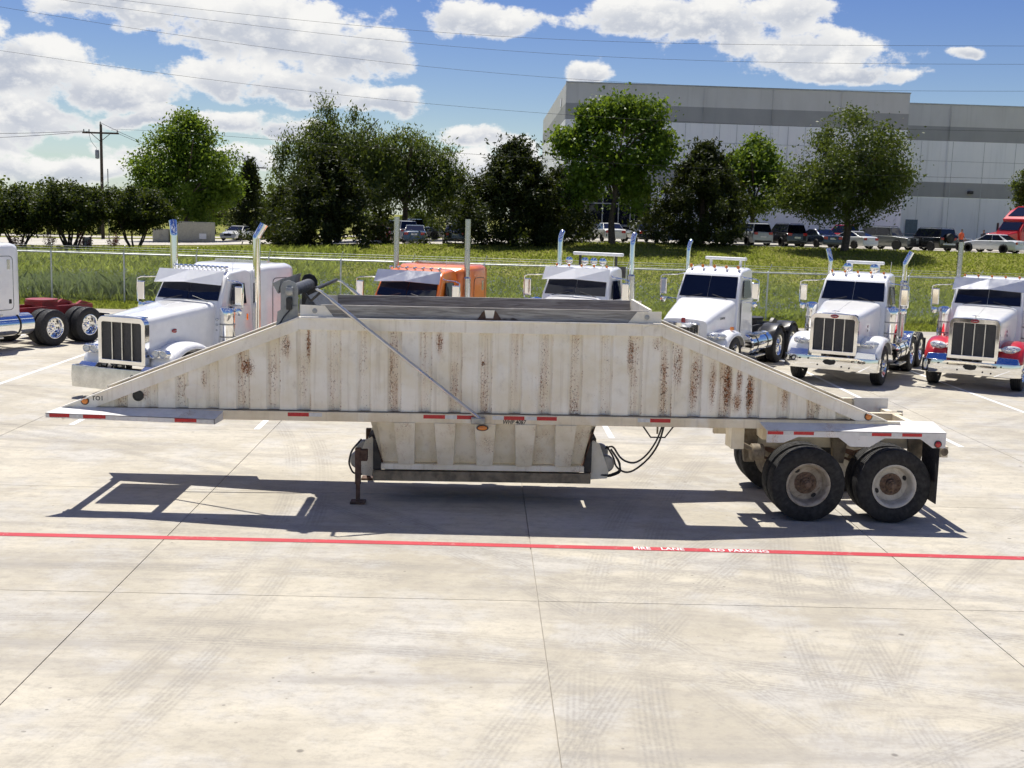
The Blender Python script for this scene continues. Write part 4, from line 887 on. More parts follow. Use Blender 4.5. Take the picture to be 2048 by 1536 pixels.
for x in (-5.6, -4.5): MB().box(x-.06, x+.06, -1.0, 1.0, 1.29, 1.42).obj('cross_member', 'trailer_beam', T)
for x in (4.05, 5.3, 6.38): MB().box(x-.05, x+.05, -.98, .98, 1.12, 1.28).obj('cross_member', 'trailer_beam', T)
for x in (4.62, 5.83): MB().tube([(x, -1.02, .528), (x, 1.02, .528)], .065, 12).obj('axle', 'grimy_steel', T)
MB().box(6.49, 6.60, -1.12, 1.12, .93, 1.09).obj('rear_bumper', 'trailer_beam', T, .01); MB().lathe([(.05, 0), (.055, -.006), (.001, -.008)], (6.545, -1.121, 1.01), 'y', 14).obj('bumper_cap', 'grimy_steel', T)
for s in (-1, 1): MB().box(6.30, 6.488, min(s*.45, s*.6), max(s*.45, s*.6), .95, 1.24).obj('bumper_bracket', 'trailer_beam', T)
MB().box(6.62, 6.71, 1.0, 1.012, 1.03, 1.24).obj('flag_bracket', 'steel_dull', T)
MB().box(5.92, 6.46, .985, .998, 1.20, 1.44).obj('fender_plate', 'trailer_fender', T, .002)
MB().box(-1.0, 1.0, -.09, .09, .30, .355).obj('gate_seal', 'rubber', T)
# electric tarp roller
for (y, m_) in ((-.94, 'plate_grey'), (.90, 'frame_black')):
    pl = [(-2.74, ZR-.06), (-2.74, ZR+.40), (-2.70, ZR+.47), (-2.62, ZR+.49), (-2.54, ZR+.46), (-2.50, ZR+.38), (-2.50, ZR+.02), (-2.60, ZR-.04)]
    MB().prism(pl, y-.006, y+.006).obj('tarp_end_plate', m_, T, .002)
MB().loft([[(-2.62+.085*(1+.06*math.sin(j*2.1+k*.8))*math.cos(2*math.pi*k/16), -.92+1.8*j/22, ZR+.33+.085*(1+.06*math.sin(j*2.1+k*.8))*math.sin(2*math.pi*k/16)) for k in range(16)] for j in range(23)]).obj('tarp_roll', 'tarp', T)
MB().loft([[(-2.78, -.92, ZR+.30), (-2.86, -.92, ZR+.44), (-2.74, -.92, ZR+.50)], [(-2.78, .88, ZR+.30), (-2.86, .88, ZR+.44), (-2.74, .88, ZR+.50)]]).obj('wind_deflector', 'plate_grey', T, .003)
mt = MB().box(-2.66, -2.56, -.985, -.948, ZR+.28, ZR+.40).obj('motor_mount', 'plate_grey', T, .006); MB().lathe([(.05, 0), (.05, -.05), (.035, -.055), (.001, -.056)], (-2.61, -.985, ZR+.34), 'y', 16).obj('gear_cap', 'steel_dull', mt)
MB().box(-2.65, -2.575, -1.05, -.948, ZR+.09, ZR+.26).obj('tarp_motor', 'black_plastic', T, .012)
MB().prism([(-2.80, ZR-.13), (-2.50, ZR-.01), (-2.50, ZR+.14), (-2.64, ZR+.14), (-2.78, ZR+.06)], -.972, -.962).obj('tarp_bracket', 'plate_grey', T, .002)
MB().prism([(-2.80, ZR-.13), (-2.50, ZR-.01), (-2.50, ZR+.14), (-2.78, ZR+.1)], .93, .94).obj('tarp_bracket', 'plate_grey', T, .002)
MB().tube([(-2.60, -1.02, ZR+.09), (-2.68, -1.03, ZR-.0), (-2.74, -1.02, ZR-.10), (-2.80, -1.03, ZR-.14)], .011, 6).obj('motor_cable', 'frame_black', T)
for s in (-1, 1):
    y = s*1.16; a = (.07, y, 1.345); b = (-2.16, y, ZR+.36)
    MB().tube([a, (lerp(a[0], b[0], .94), y, lerp(a[2], b[2], .94))], .026, 8).obj('tarp_arm', 'aluminium', T)
    MB().tube([(lerp(a[0], b[0], .90), y, lerp(a[2], b[2], .90)), b, (b[0]-.08, y-s*.06, b[2]+.03)], .017, 8).obj('arm_tip', 'aluminium', T)
    MB().box(-.10, .10, min(s*1.105, s*1.19), max(s*1.105, s*1.19), 1.30, 1.40).obj('arm_pivot', 'steel_dull', T, .02); MB().lathe([(.03, 0), (.03, .02), (.001, .022)] if s > 0 else [(.03, 0), (.03, -.02), (.001, -.022)], (.05, s*1.19, 1.34), 'y', 12).obj('pivot_bolt', 'steel_dull', T)
MB().tube([(-2.24, -1.12, ZR+.39), (-2.24, 1.12, ZR+.39)], .028, 8).obj('tarp_bar', 'frame_black', T)
MB().tube([(-2.2, -.8, ZR+.34), (-2.35, -.75, ZR+.2), (-2.44, -.74, ZR+.30)], .02, 6).obj('tarp_strap', 'frame_black', T)
MB().loft([[(-2.50, -.7, ZR-.02), (-2.0, -.7, ZR-.10), (-2.0, .8, ZR-.10), (-2.50, .8, ZR-.02)], [(-2.42, -.6, ZR+.26), (-2.2, -.6, ZR+.02), (-2.2, .75, ZR+.02), (-2.42, .75, ZR+.26)]]).obj('tarp_flap', 'tarp', T)
# braces seen in the shadow, hoses, sling bracket
for y in (-.5, .55): MB().tube([(-4.5, y*.4, 1.36), (-2.45, y*1.6, 2.55)], .02, 6).obj('stay_rod', 'steel_dull', T)
for pts in ([(1.88, -.35, .86), (1.98, -.5, .72), (1.99, -.55, .60), (2.12, -.6, .52), (2.25, -.62, .55), (2.45, -.7, .75), (2.58, -.8, 1.0), (2.62, -.9, 1.29)], [(1.86, -.4, .84), (1.95, -.55, .92), (2.02, -.56, .78), (2.10, -.6, .70), (2.26, -.64, .66), (2.42, -.7, .80), (2.55, -.8, 1.05), (2.60, -.88, 1.29)],
            [(1.72, -.5, .47), (1.90, -.55, .47), (2.05, -.58, .54), (2.06, -.58, .66), (1.95, -.56, .82)], [(1.72, -.45, .45), (1.92, -.5, .44), (2.08, -.55, .52), (2.04, -.56, .68), (1.92, -.55, .86)],
            [(-1.66, -.62, .96), (-1.80, -.66, .80), (-1.84, -.68, .62), (-1.78, -.66, .47), (-1.66, -.6, .44)]):
    q = np.array(pts); t = np.linspace(0, 1, len(q)); tt = np.linspace(0, 1, 26); c = np.stack([np.interp(tt, t, q[:, k]) for k in range(3)], 1)
    for _ in range(3): c[1:-1] = (c[:-2]+2*c[1:-1]+c[2:])/4
    MB().tube([tuple(p) for p in c], .014, 6).obj('air_hose', 'frame_black', T)
MB().tube([(2.30, -1.0, 1.295), (2.42, -1.0, 1.13), (2.62, -1.0, 1.13), (2.74, -1.0, 1.295)], .012, 5).obj('hose_sling', 'frame_black', T); MB().tube([(2.52, -.95, 1.295), (2.52, -.95, 1.17)], .015, 6).obj('drain_valve', 'grimy_steel', T)

# ------------------------------------------------------------------ trucks (local: forward = -y, +x = the truck's left side)
def arc_tube(c, r, a0, a1, n=8): return [(c[0], c[1]+r*math.cos(R(a)), c[2]+r*math.sin(R(a))) for a in np.linspace(a0, a1, n)]
def truck(name, label, x, y, yaw, body='truck_white', fender=None, wy=2.1, cb=3.45, sleeper=0., ra=4.8, kind='classic', head='pod', visor=False, lights=5, lightmat='lens_amber', stack=('mitre', 3.55), stack_r=.068,
          guard=True, rack=None, discs=(), framemat='frame_black', rearfender=None, ext=1.1, bumper_z=(.42, .76), beads=False, lug=False, badge='oval', plain_bumper=False, sp=(1.04, .13), sides=(-1, 1), bmat='chrome', zs=1.):
    fender = fender or body; root = thing(name, label, 'truck', (x, y, 0), -R(yaw), 'road tractors parked in the yard'); root.scale.z = zs; end = ra+2.15
    b0, b1 = bumper_z; slope = kind == 'slope'
    # bumper
    pl = [(-1.22, .42), (-1.21, .14), (-1.02, .015), (-.5, 0), (0, -.012), (.5, 0), (1.02, .015), (1.21, .14), (1.22, .42)] if not plain_bumper else [(-1.16, .30), (-1.16, .05), (-1.13, 0), (0, -.01), (1.13, 0), (1.16, .05), (1.16, .30)]
    m = MB(); secs = []
    for (bx, by) in pl: secs.append([(bx, by, b0), (bx, by-.02, (b0+b1)/2), (bx, by, b1), (bx*.985, by+.05, b1), (bx*.985, by+.05, b0)])
    bp = m.loft(secs).obj('bumper', bmat, root, .006)
    if not plain_bumper:
        h = [(-.17, .0), (-.13, .055), (-.05, .07), (.06, .055), (.13, .07), (.17, .02), (.14, -.05), (.03, -.075), (-.1, -.06)]; zc = (b0+b1)/2+.03
        MB().prism([(p[0], p[1]+zc) for p in h], -.037, -.0305).obj('tow_opening', 'ink', bp, smooth=0)
        for (hx, hz) in ((-.55, .06), (-.3, -.09), (.32, -.1), (.52, -.12), (.58, .05), (.75, .07), (-.78, .05)): MB().lathe([(.022, 0), (.022, -.004), (.001, -.005)], (hx, -.028, zc+hz), 'y', 10).obj('bolt_hole', 'black_plastic', bp)
    if slope: gw, g0, g1, hz0, hz1, hw0, hw1 = .46, .78, 1.42, 1.50, 2.0, .66, .88
    else: gw, g0, g1, hz0, hz1, hw0, hw1 = .62, .79, 1.86, 1.86, 2.10, .595, .80
    # grille shell, mesh and bars
    yg = .24
    sh = MB().ring(rrect(-gw, gw, g0, g1, .15 if not slope else .05, .02), rrect(-gw+.095, gw-.095, g0+.10, g1-.13, .05, .02), yg, yg+.16).obj('grille_shell', 'chrome', root, .012)
    MB().box(-gw+.09, gw-.09, yg+.07, yg+.09, g0+.095, g1-.125).obj('grille_screen', 'grille_mesh', sh, smooth=0)
    for k in ((-1, 0, 1) if not slope else (-3, -2, -1, 0, 1, 2, 3)):
        bx = k*(.262 if not slope else .1); MB().box(bx-.014 if not slope else bx-.005, bx+.014 if not slope else bx+.005, yg+.02, yg+.068, g0+.07, g1-.11).obj('grille_bar', 'brushed', sh, .003)
    if badge == 'oval':
        for (bx, by, bz, rot) in (((0, yg-.004, g1-.065, 'f'), (hw0+.075, 1.15, 1.52, 'l')) if not beads else ((hw0+.075, 1.15, 1.52, 'l'),)):
            bd = MB().lathe([(.001, -.014), (.05, -.014), (.056, -.010), (.056, 0)], axis='y', n=20)
            o = bd.obj('badge', 'badge_red', root); o.location = (bx, by, bz); o.scale = (1.9, 1, .85)
            if rot == 'l': o.rotation_euler = (0, 0, math.pi/2+.09)
            text('Peterbilt', 'lettering', 'lens_clear', o, (-.043, -.0155, -.012), (math.pi/2, 0, 0), .034, .62, .3, depth=.0004)
        if not beads: MB().tube([(-.11, yg+.07, hz0+.06), (0, yg+.03, hz0+.075), (.11, yg+.07, hz0+.06)], [.004, .014, .004], 6).obj('hood_ornament', 'chrome', root); MB().box(-.008, .008, yg+.03, yg+.07, hz0, hz0+.07).obj('ornament_stem', 'chrome', root)
    else:
        o = MB().prism([(-.05, 0), (.05, 0), (.06, .07), (.045, .15), (-.045, .15), (-.06, .07)], yg+.05, yg+.075).obj('badge', 'badge_red', root); o.location = (0, -.035, 1.40)
        text('KENWORTH', 'lettering', 'ink', root, (.792, .95, 1.50), (math.pi/2, 0, math.pi/2), .085, 1., depth=.001)
    # hood
    secs = []; ys = np.linspace(yg+.10, wy-.02, 7)
    for i, yy in enumerate(ys):
        t = i/6; w = lerp(hw0, hw1, t); zt = lerp(hz0, hz1, t**(1 if not slope else .9)); zb = lerp(.95, 1.0, t)
        half = [(w*1.0, zb), (w, zt-.20), (w-.012, zt-.11), (w-.05, zt-.04), (w-.13, zt-.008), (w*.5, zt+.012), (.02, zt+.022)]
        secs.append([(p[0], yy, p[1]) for p in half]+[(-p[0], yy, p[1]) for p in half[::-1]])
    hd = MB().loft(secs).obj('hood', body, root, smooth=50)
    MB().tube([(0, yy, lerp(hz0, hz1, i/6)+.024) for i, yy in enumerate(ys)], .008, 5).obj('hood_seam', body, hd)
    if beads: MB().box(-gw+.05, gw-.05, yg+.15, yg+.19, g1-.01, g1+.02).obj('crown_trim', 'chrome', hd, .006)
    else:
        for s in (-1, 1): MB().lathe([(.03, 0), (.03, .008), (.012, .009)], (s*.70, 1.0, 1.42), 'x', 14).obj('hood_plug', 'black_plastic', hd)
    # front axle, wheels, fenders
    for s in (-1, 1):
        wheel(root, s*1.05, ext-.05, .525, s, 'steer', 'chrome', 'chrome', 'rubber', spin=.4, axis='x')
        rows = []
        for a in np.linspace(6 if not slope else 14, 170, 17):
            yy = ext-.05-(.80)*math.cos(R(a)); zz = .62+(.66 if not slope else .60)*math.sin(R(a))**.85; nx, nz = -math.cos(R(a)), math.sin(R(a)); row = []
            for (xx, d) in ((.55, -.03), (.75, .0), (.95, .012), (1.08, .0), (1.17, -.035), (1.215, -.09), (1.215, -.14), (1.19, -.14)): row.append((s*xx, yy+nx*d, zz+nz*d))
            rows.append(row)
        fd = MB().grid(rows).obj('front_fender', fender, root, smooth=60)
        sm = fd.modifiers.new('thick', 'SOLIDIFY'); sm.thickness = .012; sm.offset = -1
        MB().loft([[(s*.60, .10, b1-.02), (s*1.14, .20, b1-.02), (s*1.18, .42, b1-.02), (s*.60, .36, b1-.02)], [(s*.63, .22, b1+(.15 if not beads else .07)), (s*1.10, .27, b1+(.13 if not beads else .06)), (s*1.16, .42, b1+(.13 if not beads else .06)), (s*.63, .36, b1+(.15 if not beads else .07))]]).obj('splash_panel', 'chrome', root, .012)
        # headlamp
        if head == 'pod':
            cx, cy_, cz = s*.90, .34, 1.10
            pts = []
            for i in range(9):
                u = -1+2*i/8; ring = []
                for k in range(16):
                    a = 2*math.pi*k/16; rr = math.sqrt(max(.02, 1-u*u*.96)); ring.append((cx+u*.235, cy_+.10+.14*rr*math.sin(a)+abs(u)*.03*1+(.10*u*s), cz+.105*rr*math.cos(a)))
                pts.append(ring)
            hp = MB().loft(pts).obj('headlamp', 'lens_clear', root, smooth=60)
            for u in (-.085, .075): MB().lathe([(.07, .0), (.066, -.02), (.05, -.03), (.045, -.012), (.02, -.03), (.001, -.034)], (cx+u, cy_-.012+.42*u*s*.5, cz), 'y', 18).obj('lamp', 'chrome', hp)
            MB().box(min(s*.58, s*.70), max(s*.58, s*.70), .36, .50, cz-.05, cz+.03).obj('lamp_arm', 'chrome', root, .01)
        else:
            hp = MB().loft([[(s*.74-.20+.0+xx, .33+yy, 1.08+zz) for (xx, zz) in rrect(-.0, .40, -.10, .10, .098, .098, 6)] for yy in (0, .14)]).obj('headlamp', 'chrome', root, .02)
            hp.location = (s*.18, 0, 0)
            for u in (-.095, .095): MB().lathe([(.088, 0), (.086, -.016), (.078, -.02), (.072, -.008), (.05, .004), (.001, -.012)], (s*.74+u, .325, 1.08), 'y', 20).obj('lamp', 'lens_clear', hp)
            MB().tube([(s*.62, .42, 1.02), (s*.70, .42, .98), (s*.76, .40, 1.0)], .035, 8).obj('lamp_arm', 'chrome', root)
    MB().tube([(-.9, ext-.05, .5), (.9, ext-.05, .5)], .06, 8).obj('front_axle', 'frame_black', root)
    # cab
    pr = [(wy-.20, .80), (wy-.06, hz1-.01), (wy+.23, 2.66), (wy+.42, 2.80), (cb-.25, 2.87), (cb-.06, 2.83), (cb, 2.72), (cb, .80)]
    hwz = lambda z: np.interp(z, [.8, 2.1, 2.66, 2.9], [.94, .94, .86, .80])
    n = len(pr); vs = [(-hwz(z), yy, z) for yy, z in pr]+[(hwz(z), yy, z) for yy, z in pr]
    cab = MB().add(vs, [tuple(range(n)), tuple(range(2*n-1, n-1, -1))]+[(i, (i+1) % n, n+(i+1) % n, n+i) for i in range(n)]).obj('cab', body, root, .07, 4)
    def pane(q, nm='windshield', par=cab, mat='glass_dark', th=.012, out=(0, -.014, .006)):
        a = [tuple(np.array(p)+np.array(out)) for p in q]; b = [tuple(np.array(p)+np.array(out)*(1-th*80)) for p in q]
        return MB().loft([b, a]).obj(nm, mat, par, .004)
    sl_ = .29/(2.66-hz1+.01); fy = lambda z: wy-.06+sl_*(z-hz1+.01); f0, f1 = (fy(hz1+.03), hz1+.03), (fy(2.62), 2.62)
    for s in (-1, 1):
        sx = lambda q: [(s*p[0], p[1], p[2]) for p in q]
        pane(sx([(.006, f0[0], f0[1]), (.84, f0[0], f0[1]), (.785, f1[0], f1[1]), (.006, f1[0], f1[1])]), out=(0, -.02, .010))
        wi = MB().add([(s*.944, wy+.28, 2.03), (s*.944, cb-.36, 2.03), (s*.885, cb-.36, 2.52), (s*.885, wy+.44, 2.52), (s*.956, wy+.28, 2.03), (s*.956, cb-.36, 2.03), (s*.897, cb-.36, 2.52), (s*.897, wy+.44, 2.52)], [(0,1,2,3),(4,5,6,7),(0,1,5,4),(1,2,6,5),(2,3,7,6),(3,0,4,7)]).obj('side_window', 'glass_dark', cab, .004)
        dr = MB().box(min(s*.94, s*.952), max(s*.94, s*.952), wy+.18, cb-.24, .98, 1.98).obj('door', body, cab, .012, 2); MB().box(min(s*.952, s*.975), max(s*.952, s*.975), cb-.40, cb-.32, 1.62, 1.78).obj('door_handle', 'chrome', dr, .006)
        # wipers
        MB().tube([(s*.62, wy-.11, hz1+.01), (s*.35, wy-.08, hz1+.07), (s*.15, wy-.055, hz1+.12)], .008, 5).obj('wiper', 'black_plastic', cab)
        # mirrors
        mx = s*1.36; my = wy+.02
        mi = MB().box(mx-.095, mx+.095, my-.035, my+.035, 2.05, 2.50).obj('mirror', 'chrome', root, .025, 3)
        MB().tube([(s*.86, wy+.30, 2.66), (s*1.0, my+.1, 2.62), (mx, my, 2.60), (mx+s*.10, my, 2.56), (mx+s*.115, my, 2.3), (mx+s*.10, my, 2.0), (mx, my, 1.96), (s*.92, wy+.12, 1.92)], .016, 7).obj('mirror_arm', 'chrome', mi)
        MB().lathe([(.001, -.035), (.07, -.022), (.09, 0), (.07, .035), (.001, .045)], (mx, my-.02, 1.90), 'y', 18).obj('round_mirror', 'chrome', mi)
        # air cleaners
        if kind == 'classic':
            ac = MB().lathe([(.02, 1.02), (.15, 1.03), (.17, 1.06), (.17, 1.80), (.178, 1.81), (.178, 1.95), (.16, 1.99), (.06, 2.02), (.005, 2.022)], (s*1.08, wy-.02, 0), n=26).obj('air_cleaner', 'chrome', root)
            for z in (1.28, 1.58): MB().lathe([(.174, z), (.177, z+.004), (.177, z+.03), (.174, z+.034)], (s*1.08, wy-.02, 0), n=26).obj('band', 'steel_dull', ac)
            if beads:
                for k in range(5): MB().lathe([(.035, 0), (.03, -.03), (.001, -.04)], (s*.86, wy-.10, 1.18+.13*k), 'y', 12).obj('marker_lamp', 'lens_clear', ac)
        # fuel tank with straps and steps
        t0, t1 = wy+.55, ra-.70
        tk = MB().lathe([(.02, t0), (.27, t0+.01), (.31, t0+.05), (.31, t1-.05), (.27, t1-.01), (.02, t1)], (s*.92, 0, .70), 'y', 28).obj('fuel_tank', 'chrome', root)
        for f in (.25, .75): MB().lathe([(.313, lerp(t0, t1, f)-.03), (.318, lerp(t0, t1, f)-.03), (.318, lerp(t0, t1, f)+.03), (.313, lerp(t0, t1, f)+.03)], (s*.92, 0, .70), 'y', 28).obj('strap', 'frame_black', tk)
        for z in (.36, .98): MB().box(min(s*1.0, s*1.26), max(s*1.0, s*1.26), t0+.1, min(t1, t0+1.0), z, z+.05).obj('step', 'brushed', tk, .01)
        # exhaust stacks
        if s not in sides: sx_ok = False
        else: sx_ok = True
        st, zt = stack; sxp, syp = s*sp[0], cb+sp[1]
        if guard and sx_ok: MB().lathe([(.06, 1.05), (.105, 1.10), (.105, 2.62), (.06, 2.68)], (sxp, syp, 0), n=20).obj('muffler_guard', 'brushed', root)
        r_ = stack_r
        if st == 'curve': pth = [(sxp, syp, 1.0), (sxp, syp, zt-.35)]+[(sxp+(.0 if s < 0 else .0), syp+.22-.22*math.cos(R(a)), zt-.35+.30*math.sin(R(a))) for a in (20, 40, 60, 75)]; rr = [r_]*6
        elif st == 'elbow': pth = [(sxp, syp, 1.0), (sxp, syp, zt-.32), (sxp, syp, zt-.27), (sxp+s*.10, syp+.10, zt-.02), (sxp+s*.125, syp+.12, zt+.04)]; rr = [r_, r_, r_*1.02, r_*1.05, r_*1.08]
        else: pth = [(sxp, syp, 1.0), (sxp, syp, zt)]; rr = [r_, r_]
        if sx_ok: ex = MB().tube(pth, rr, 18).obj('exhaust_stack', 'steel_polished' if st == 'straight' else 'chrome', root, smooth=60)
        e = Vector(pth[-1]); d = (e-Vector(pth[-2])).normalized()
        if sx_ok: MB().tube([e, e+d*.004], r_*.85, 16).obj('outlet', 'ink', ex)
        # rear axles
        for k in (0, 1): wheel(root, s*1.07, ra+1.32*k, .525, s, 'drive', 'chrome', 'chrome', 'rubber', lug, .2+.5*k, True, 'x')
        MB().box(min(s*.40, s*.47), max(s*.40, s*.47), .55, end, .82, 1.08).obj('frame_rail', framemat, root, .004)
        MB().box(min(s*.62, s*1.2), max(s*.62, s*1.2), end-.06, end-.04, .30, .82).obj('mud_flap', 'rubber', root, .003)
        if rearfender:
            for k in ((0,) if rearfender == 'chrome' else (0, 1)):
                rows = [[(s*.74, ra+1.32*k-.62*math.cos(R(a)), .55+.62*math.sin(R(a))), (s*1.20, ra+1.32*k-.62*math.cos(R(a)), .55+.62*math.sin(R(a))), (s*1.23, ra+1.32*k-.60*math.cos(R(a)), .54+.58*math.sin(R(a)))] for a in np.linspace(10 if k == 0 else 35, 145 if k == 0 else 170, 14)]
                q = MB().grid(rows).obj('rear_fender', rearfender, root, smooth=50); sm = q.modifiers.new('thick', 'SOLIDIFY'); sm.thickness = .02
    for k in range(4): MB().box(-.40, .40, lerp(cb+.4, end-.1, k/3)-.05, lerp(cb+.4, end-.1, k/3)+.05, .86, 1.04).obj('frame_cross', framemat, root)
    for k in (0, 1): MB().tube([(-.95, ra+1.32*k, .525), (.95, ra+1.32*k, .525)], .09, 8).obj('drive_axle', 'frame_black', root)
    # fifth wheel
    ring = [(.45*math.cos(t)*1.0, ra+.62+.46*math.sin(t)) for t in np.linspace(0, 2*math.pi, 25)[:-1] if not (1.25 < t < 1.9)]
    f5 = MB().prism(ring, 1.20, 1.27, 'z').obj('fifth_wheel', framemat, root, .01)
    if f5: f5.rotation_euler = (.0, 0, 0); MB().box(-.36, .36, ra+.3, ra+.9, 1.082, 1.196).obj('pivot_block', framemat, root)
    for s in (-1, 1): MB().prism([(ra+1.55, 1.09), (ra+2.1, 1.09), (ra+2.1, 1.10), (ra+1.75, 1.19)], s*.40-.05, s*.40+.05, 'x').obj('ramp', framemat, root)
    # rear cab gear: hoses
    yb = cb+sleeper
    MB().tube([(.2, yb+.02, 1.75), (.25, yb+.28, 1.5), (.22, yb+.30, 1.25), (.12, yb+.10, 1.12)], .02, 6).obj('air_line', 'frame_black', root); MB().tube([(.05, yb+.02, 1.7), (.08, yb+.34, 1.45), (.05, yb+.25, 1.15)], .02, 6).obj('air_line', 'frame_black', root)
    # sleeper
    if sleeper:
        ysl = yb
        secs = []
        for (yy, zt, w) in ((cb-.02, 2.80, .90), (cb+.10, 2.88, 1.00), (cb+.35, 2.94, 1.07), (ysl-.22, 2.97, 1.08), (ysl-.06, 2.93, 1.07), (ysl, 2.84, 1.03)):
            secs.append([(p[0], yy, p[1]) for p in rrect(-w, w, .95, zt, .15, .02, 4)])
        sl = MB().loft(secs).obj('sleeper', body, root, smooth=50)
        for s in (-1, 1):
            dd = MB().ring([(p[0], p[1]) for p in rrect(cb+.52, ysl-.22, 1.12, 2.62, .13, .13, 4)], [(p[0], p[1]) for p in rrect(cb+.535, ysl-.235, 1.135, 2.605, .12, .12, 4)], 0, .006)
            dd.v = [(s*1.076+s*p[1], p[0], p[2]) for p in dd.v]; dd.obj('hatch_seal', 'black_plastic', sl)
            MB().box(min(s*1.078, s*1.088), max(s*1.078, s*1.088), ysl-.42, ysl-.32, 2.25, 2.52).obj('sleeper_vent', 'brushed', sl); MB().box(min(s*1.078, s*1.088), max(s*1.078, s*1.088), ysl-.38, ysl-.30, 1.30, 1.42).obj('hatch_latch', 'black_plastic', sl)
        MB().box(-.75, .75, ysl-.70, ysl-.55, 2.975, 3.02).obj('roof_rail', 'brushed', sl)
    # visor
    if visor:
        m = MB(); top = (wy+.30, 2.83); bot = (wy-.16, 2.50)
        row = lambda o: [[(-.93, bot[0]+.12+o, bot[1]-o*.2), (0, bot[0]+o, bot[1]+.05-o*.2), (.93, bot[0]+.12+o, bot[1]-o*.2)], [(-.90, top[0]-.18+o, top[1]-o*.2), (0, top[0]-.25+o, top[1]-o*.2), (.90, top[0]-.18+o, top[1]-o*.2)]]
        vmat = 'stainless' if visor == 'chrome' else body
        vz = m.grid(row(0)).obj('sun_visor', vmat, root, smooth=0); sm = vz.modifiers.new('thick', 'SOLIDIFY'); sm.thickness = .012
    if slope:
        for s in (-1, 1): MB().lathe([(.055, 0), (.06, .05), (.045, .085), (.005, .09)], (s*1.08, ext-.12, 1.235), n=14).obj('fender_lamp', 'lens_amber', root)
    # roof lamps
    for k in range(lights):
        lx = -.70+1.40*k/(lights-1); bl = MB().lathe([(.004, .10), (.03, .06), (.038, 0), (.036, -.05), (.03, -.055)], (lx, wy+.46, 2.885 if lights < 8 else 2.90), 'y', 12).obj('roof_lamp', 'chrome', root)
        rl = 1.5 if slope else 1.15; MB().lathe([(.032*rl, -.054), (.032*rl, -.062), (.024*rl, -.075), (.001, -.08)], (lx, wy+.46, 2.885 if lights < 8 else 2.90), 'y', 12).obj('lens', lightmat, bl)
        MB().box(lx-.012, lx+.012, wy+.44, wy+.50, 2.79, 2.87).obj('lamp_foot', 'chrome', bl)
    for (dx_, r_) in discs:
        d = MB().lathe([(.001, -.03), (r_*.6, -.026), (r_, -.012), (r_, .01), (r_*.5, .03), (.001, .035)], (dx_, wy+.66, 3.00), 'y', 20).obj('roof_horn_disc', 'chrome', root); MB().tube([(dx_, wy+.67, 2.84), (dx_, wy+.67, 3.0)], .012, 6).obj('stalk', 'chrome', d)
    if rack:
        rk, w, z, yy = rack; yy = cb+yy if not sleeper else yb+.3
        bar = MB().box(-w/2, w/2, yy-.07, yy+.07, z, z+.09).obj('roof_bar', 'white_paint', root, .03)
        for s in (-1, 1): MB().box(s*w*.36-.03, s*w*.36+.03, yy-.03, yy+.03, (2.80 if rk == 'white' else 1.1), z-.002).obj('bar_post', 'white_paint' if rk == 'white' else 'frame_black', bar)
        if rk == 'black': MB().box(-.8, .8, yy-.02, yy+.02, 2.55, 2.85).obj('rack_screen', 'frame_black', bar)
    MB().tube([(.84, wy+.5, 2.8), (.86, wy+.52, 3.2)], .006, 4).obj('antenna', 'white_paint', root)
    return root
truck('road_tractor', 'white sleeper tractor with a dark red frame at the left edge of the yard', -15.91, 29.14, 27.2, sleeper=1.5, cb=2.9, ra=5.5, framemat='frame_red', visor=True, lights=5, guard=False, stack=('mitre', 3.4))
truck('road_tractor', 'white long-nose sleeper tractor with twin round headlamps and a row of roof lamps', -7.71, 24.18, 23.6, wy=2.5, cb=3.75, sleeper=1.45, ra=6.3, head='twin', visor=True, lights=12, lightmat='lens_clear', zs=.95, stack=('elbow', 3.92), stack_r=.088, guard=False, bumper_z=(.24, .73), beads=True, plain_bumper=True, ext=1.2, sp=(1.17, -.27), bmat='brushed')
truck('road_tractor', 'orange sleeper tractor with tall straight stacks behind the hopper', -2.86, 27.17, 23.5, 'truck_orange', wy=2.35, cb=3.6, sleeper=1.45, ra=6.1, visor='chrome', lights=7, lightmat='lens_clear', zs=.945, stack=('straight', 4.24), stack_r=.075, ext=1.2)
truck('road_tractor', 'white day-cab tractor with four round roof discs and a high white bar', 1.54, 28.19, 25.0, visor=True, lights=5, stack=('curve', 3.80), rack=('black', 1.45, 3.12, .35), discs=((-.45, .10), (.0, .10), (.25, .10), (.5, .10)))
truck('road_tractor', 'white sloping-hood tractor with black rear fenders', 5.3, 30.64, 32, kind='slope', wy=2.0, cb=3.3, ra=5.0, lights=5, stack=('curve', 3.62), stack_r=.058, guard=False, rack=('white', 1.25, 3.05, .0), rearfender='black_plastic', badge='shield', head='pod', ext=1.25, sp=(1.12, -.12), sides=(-1,))
truck('road_tractor', 'white day-cab tractor with a white goalpost bar on its roof', 9.06, 29.47, 30.8, lights=5, stack=('elbow', 3.42), rack=('white', 1.05, 3.08, -.1), discs=((-.35, .12), (.38, .12)), rearfender='chrome')
truck('road_tractor', 'white tractor with bright red front fenders at the right edge', 12.62, 29.15, 31.8, fender='truck_red', visor='chrome', lights=5, stack=('straight', 3.78), stack_r=.075)

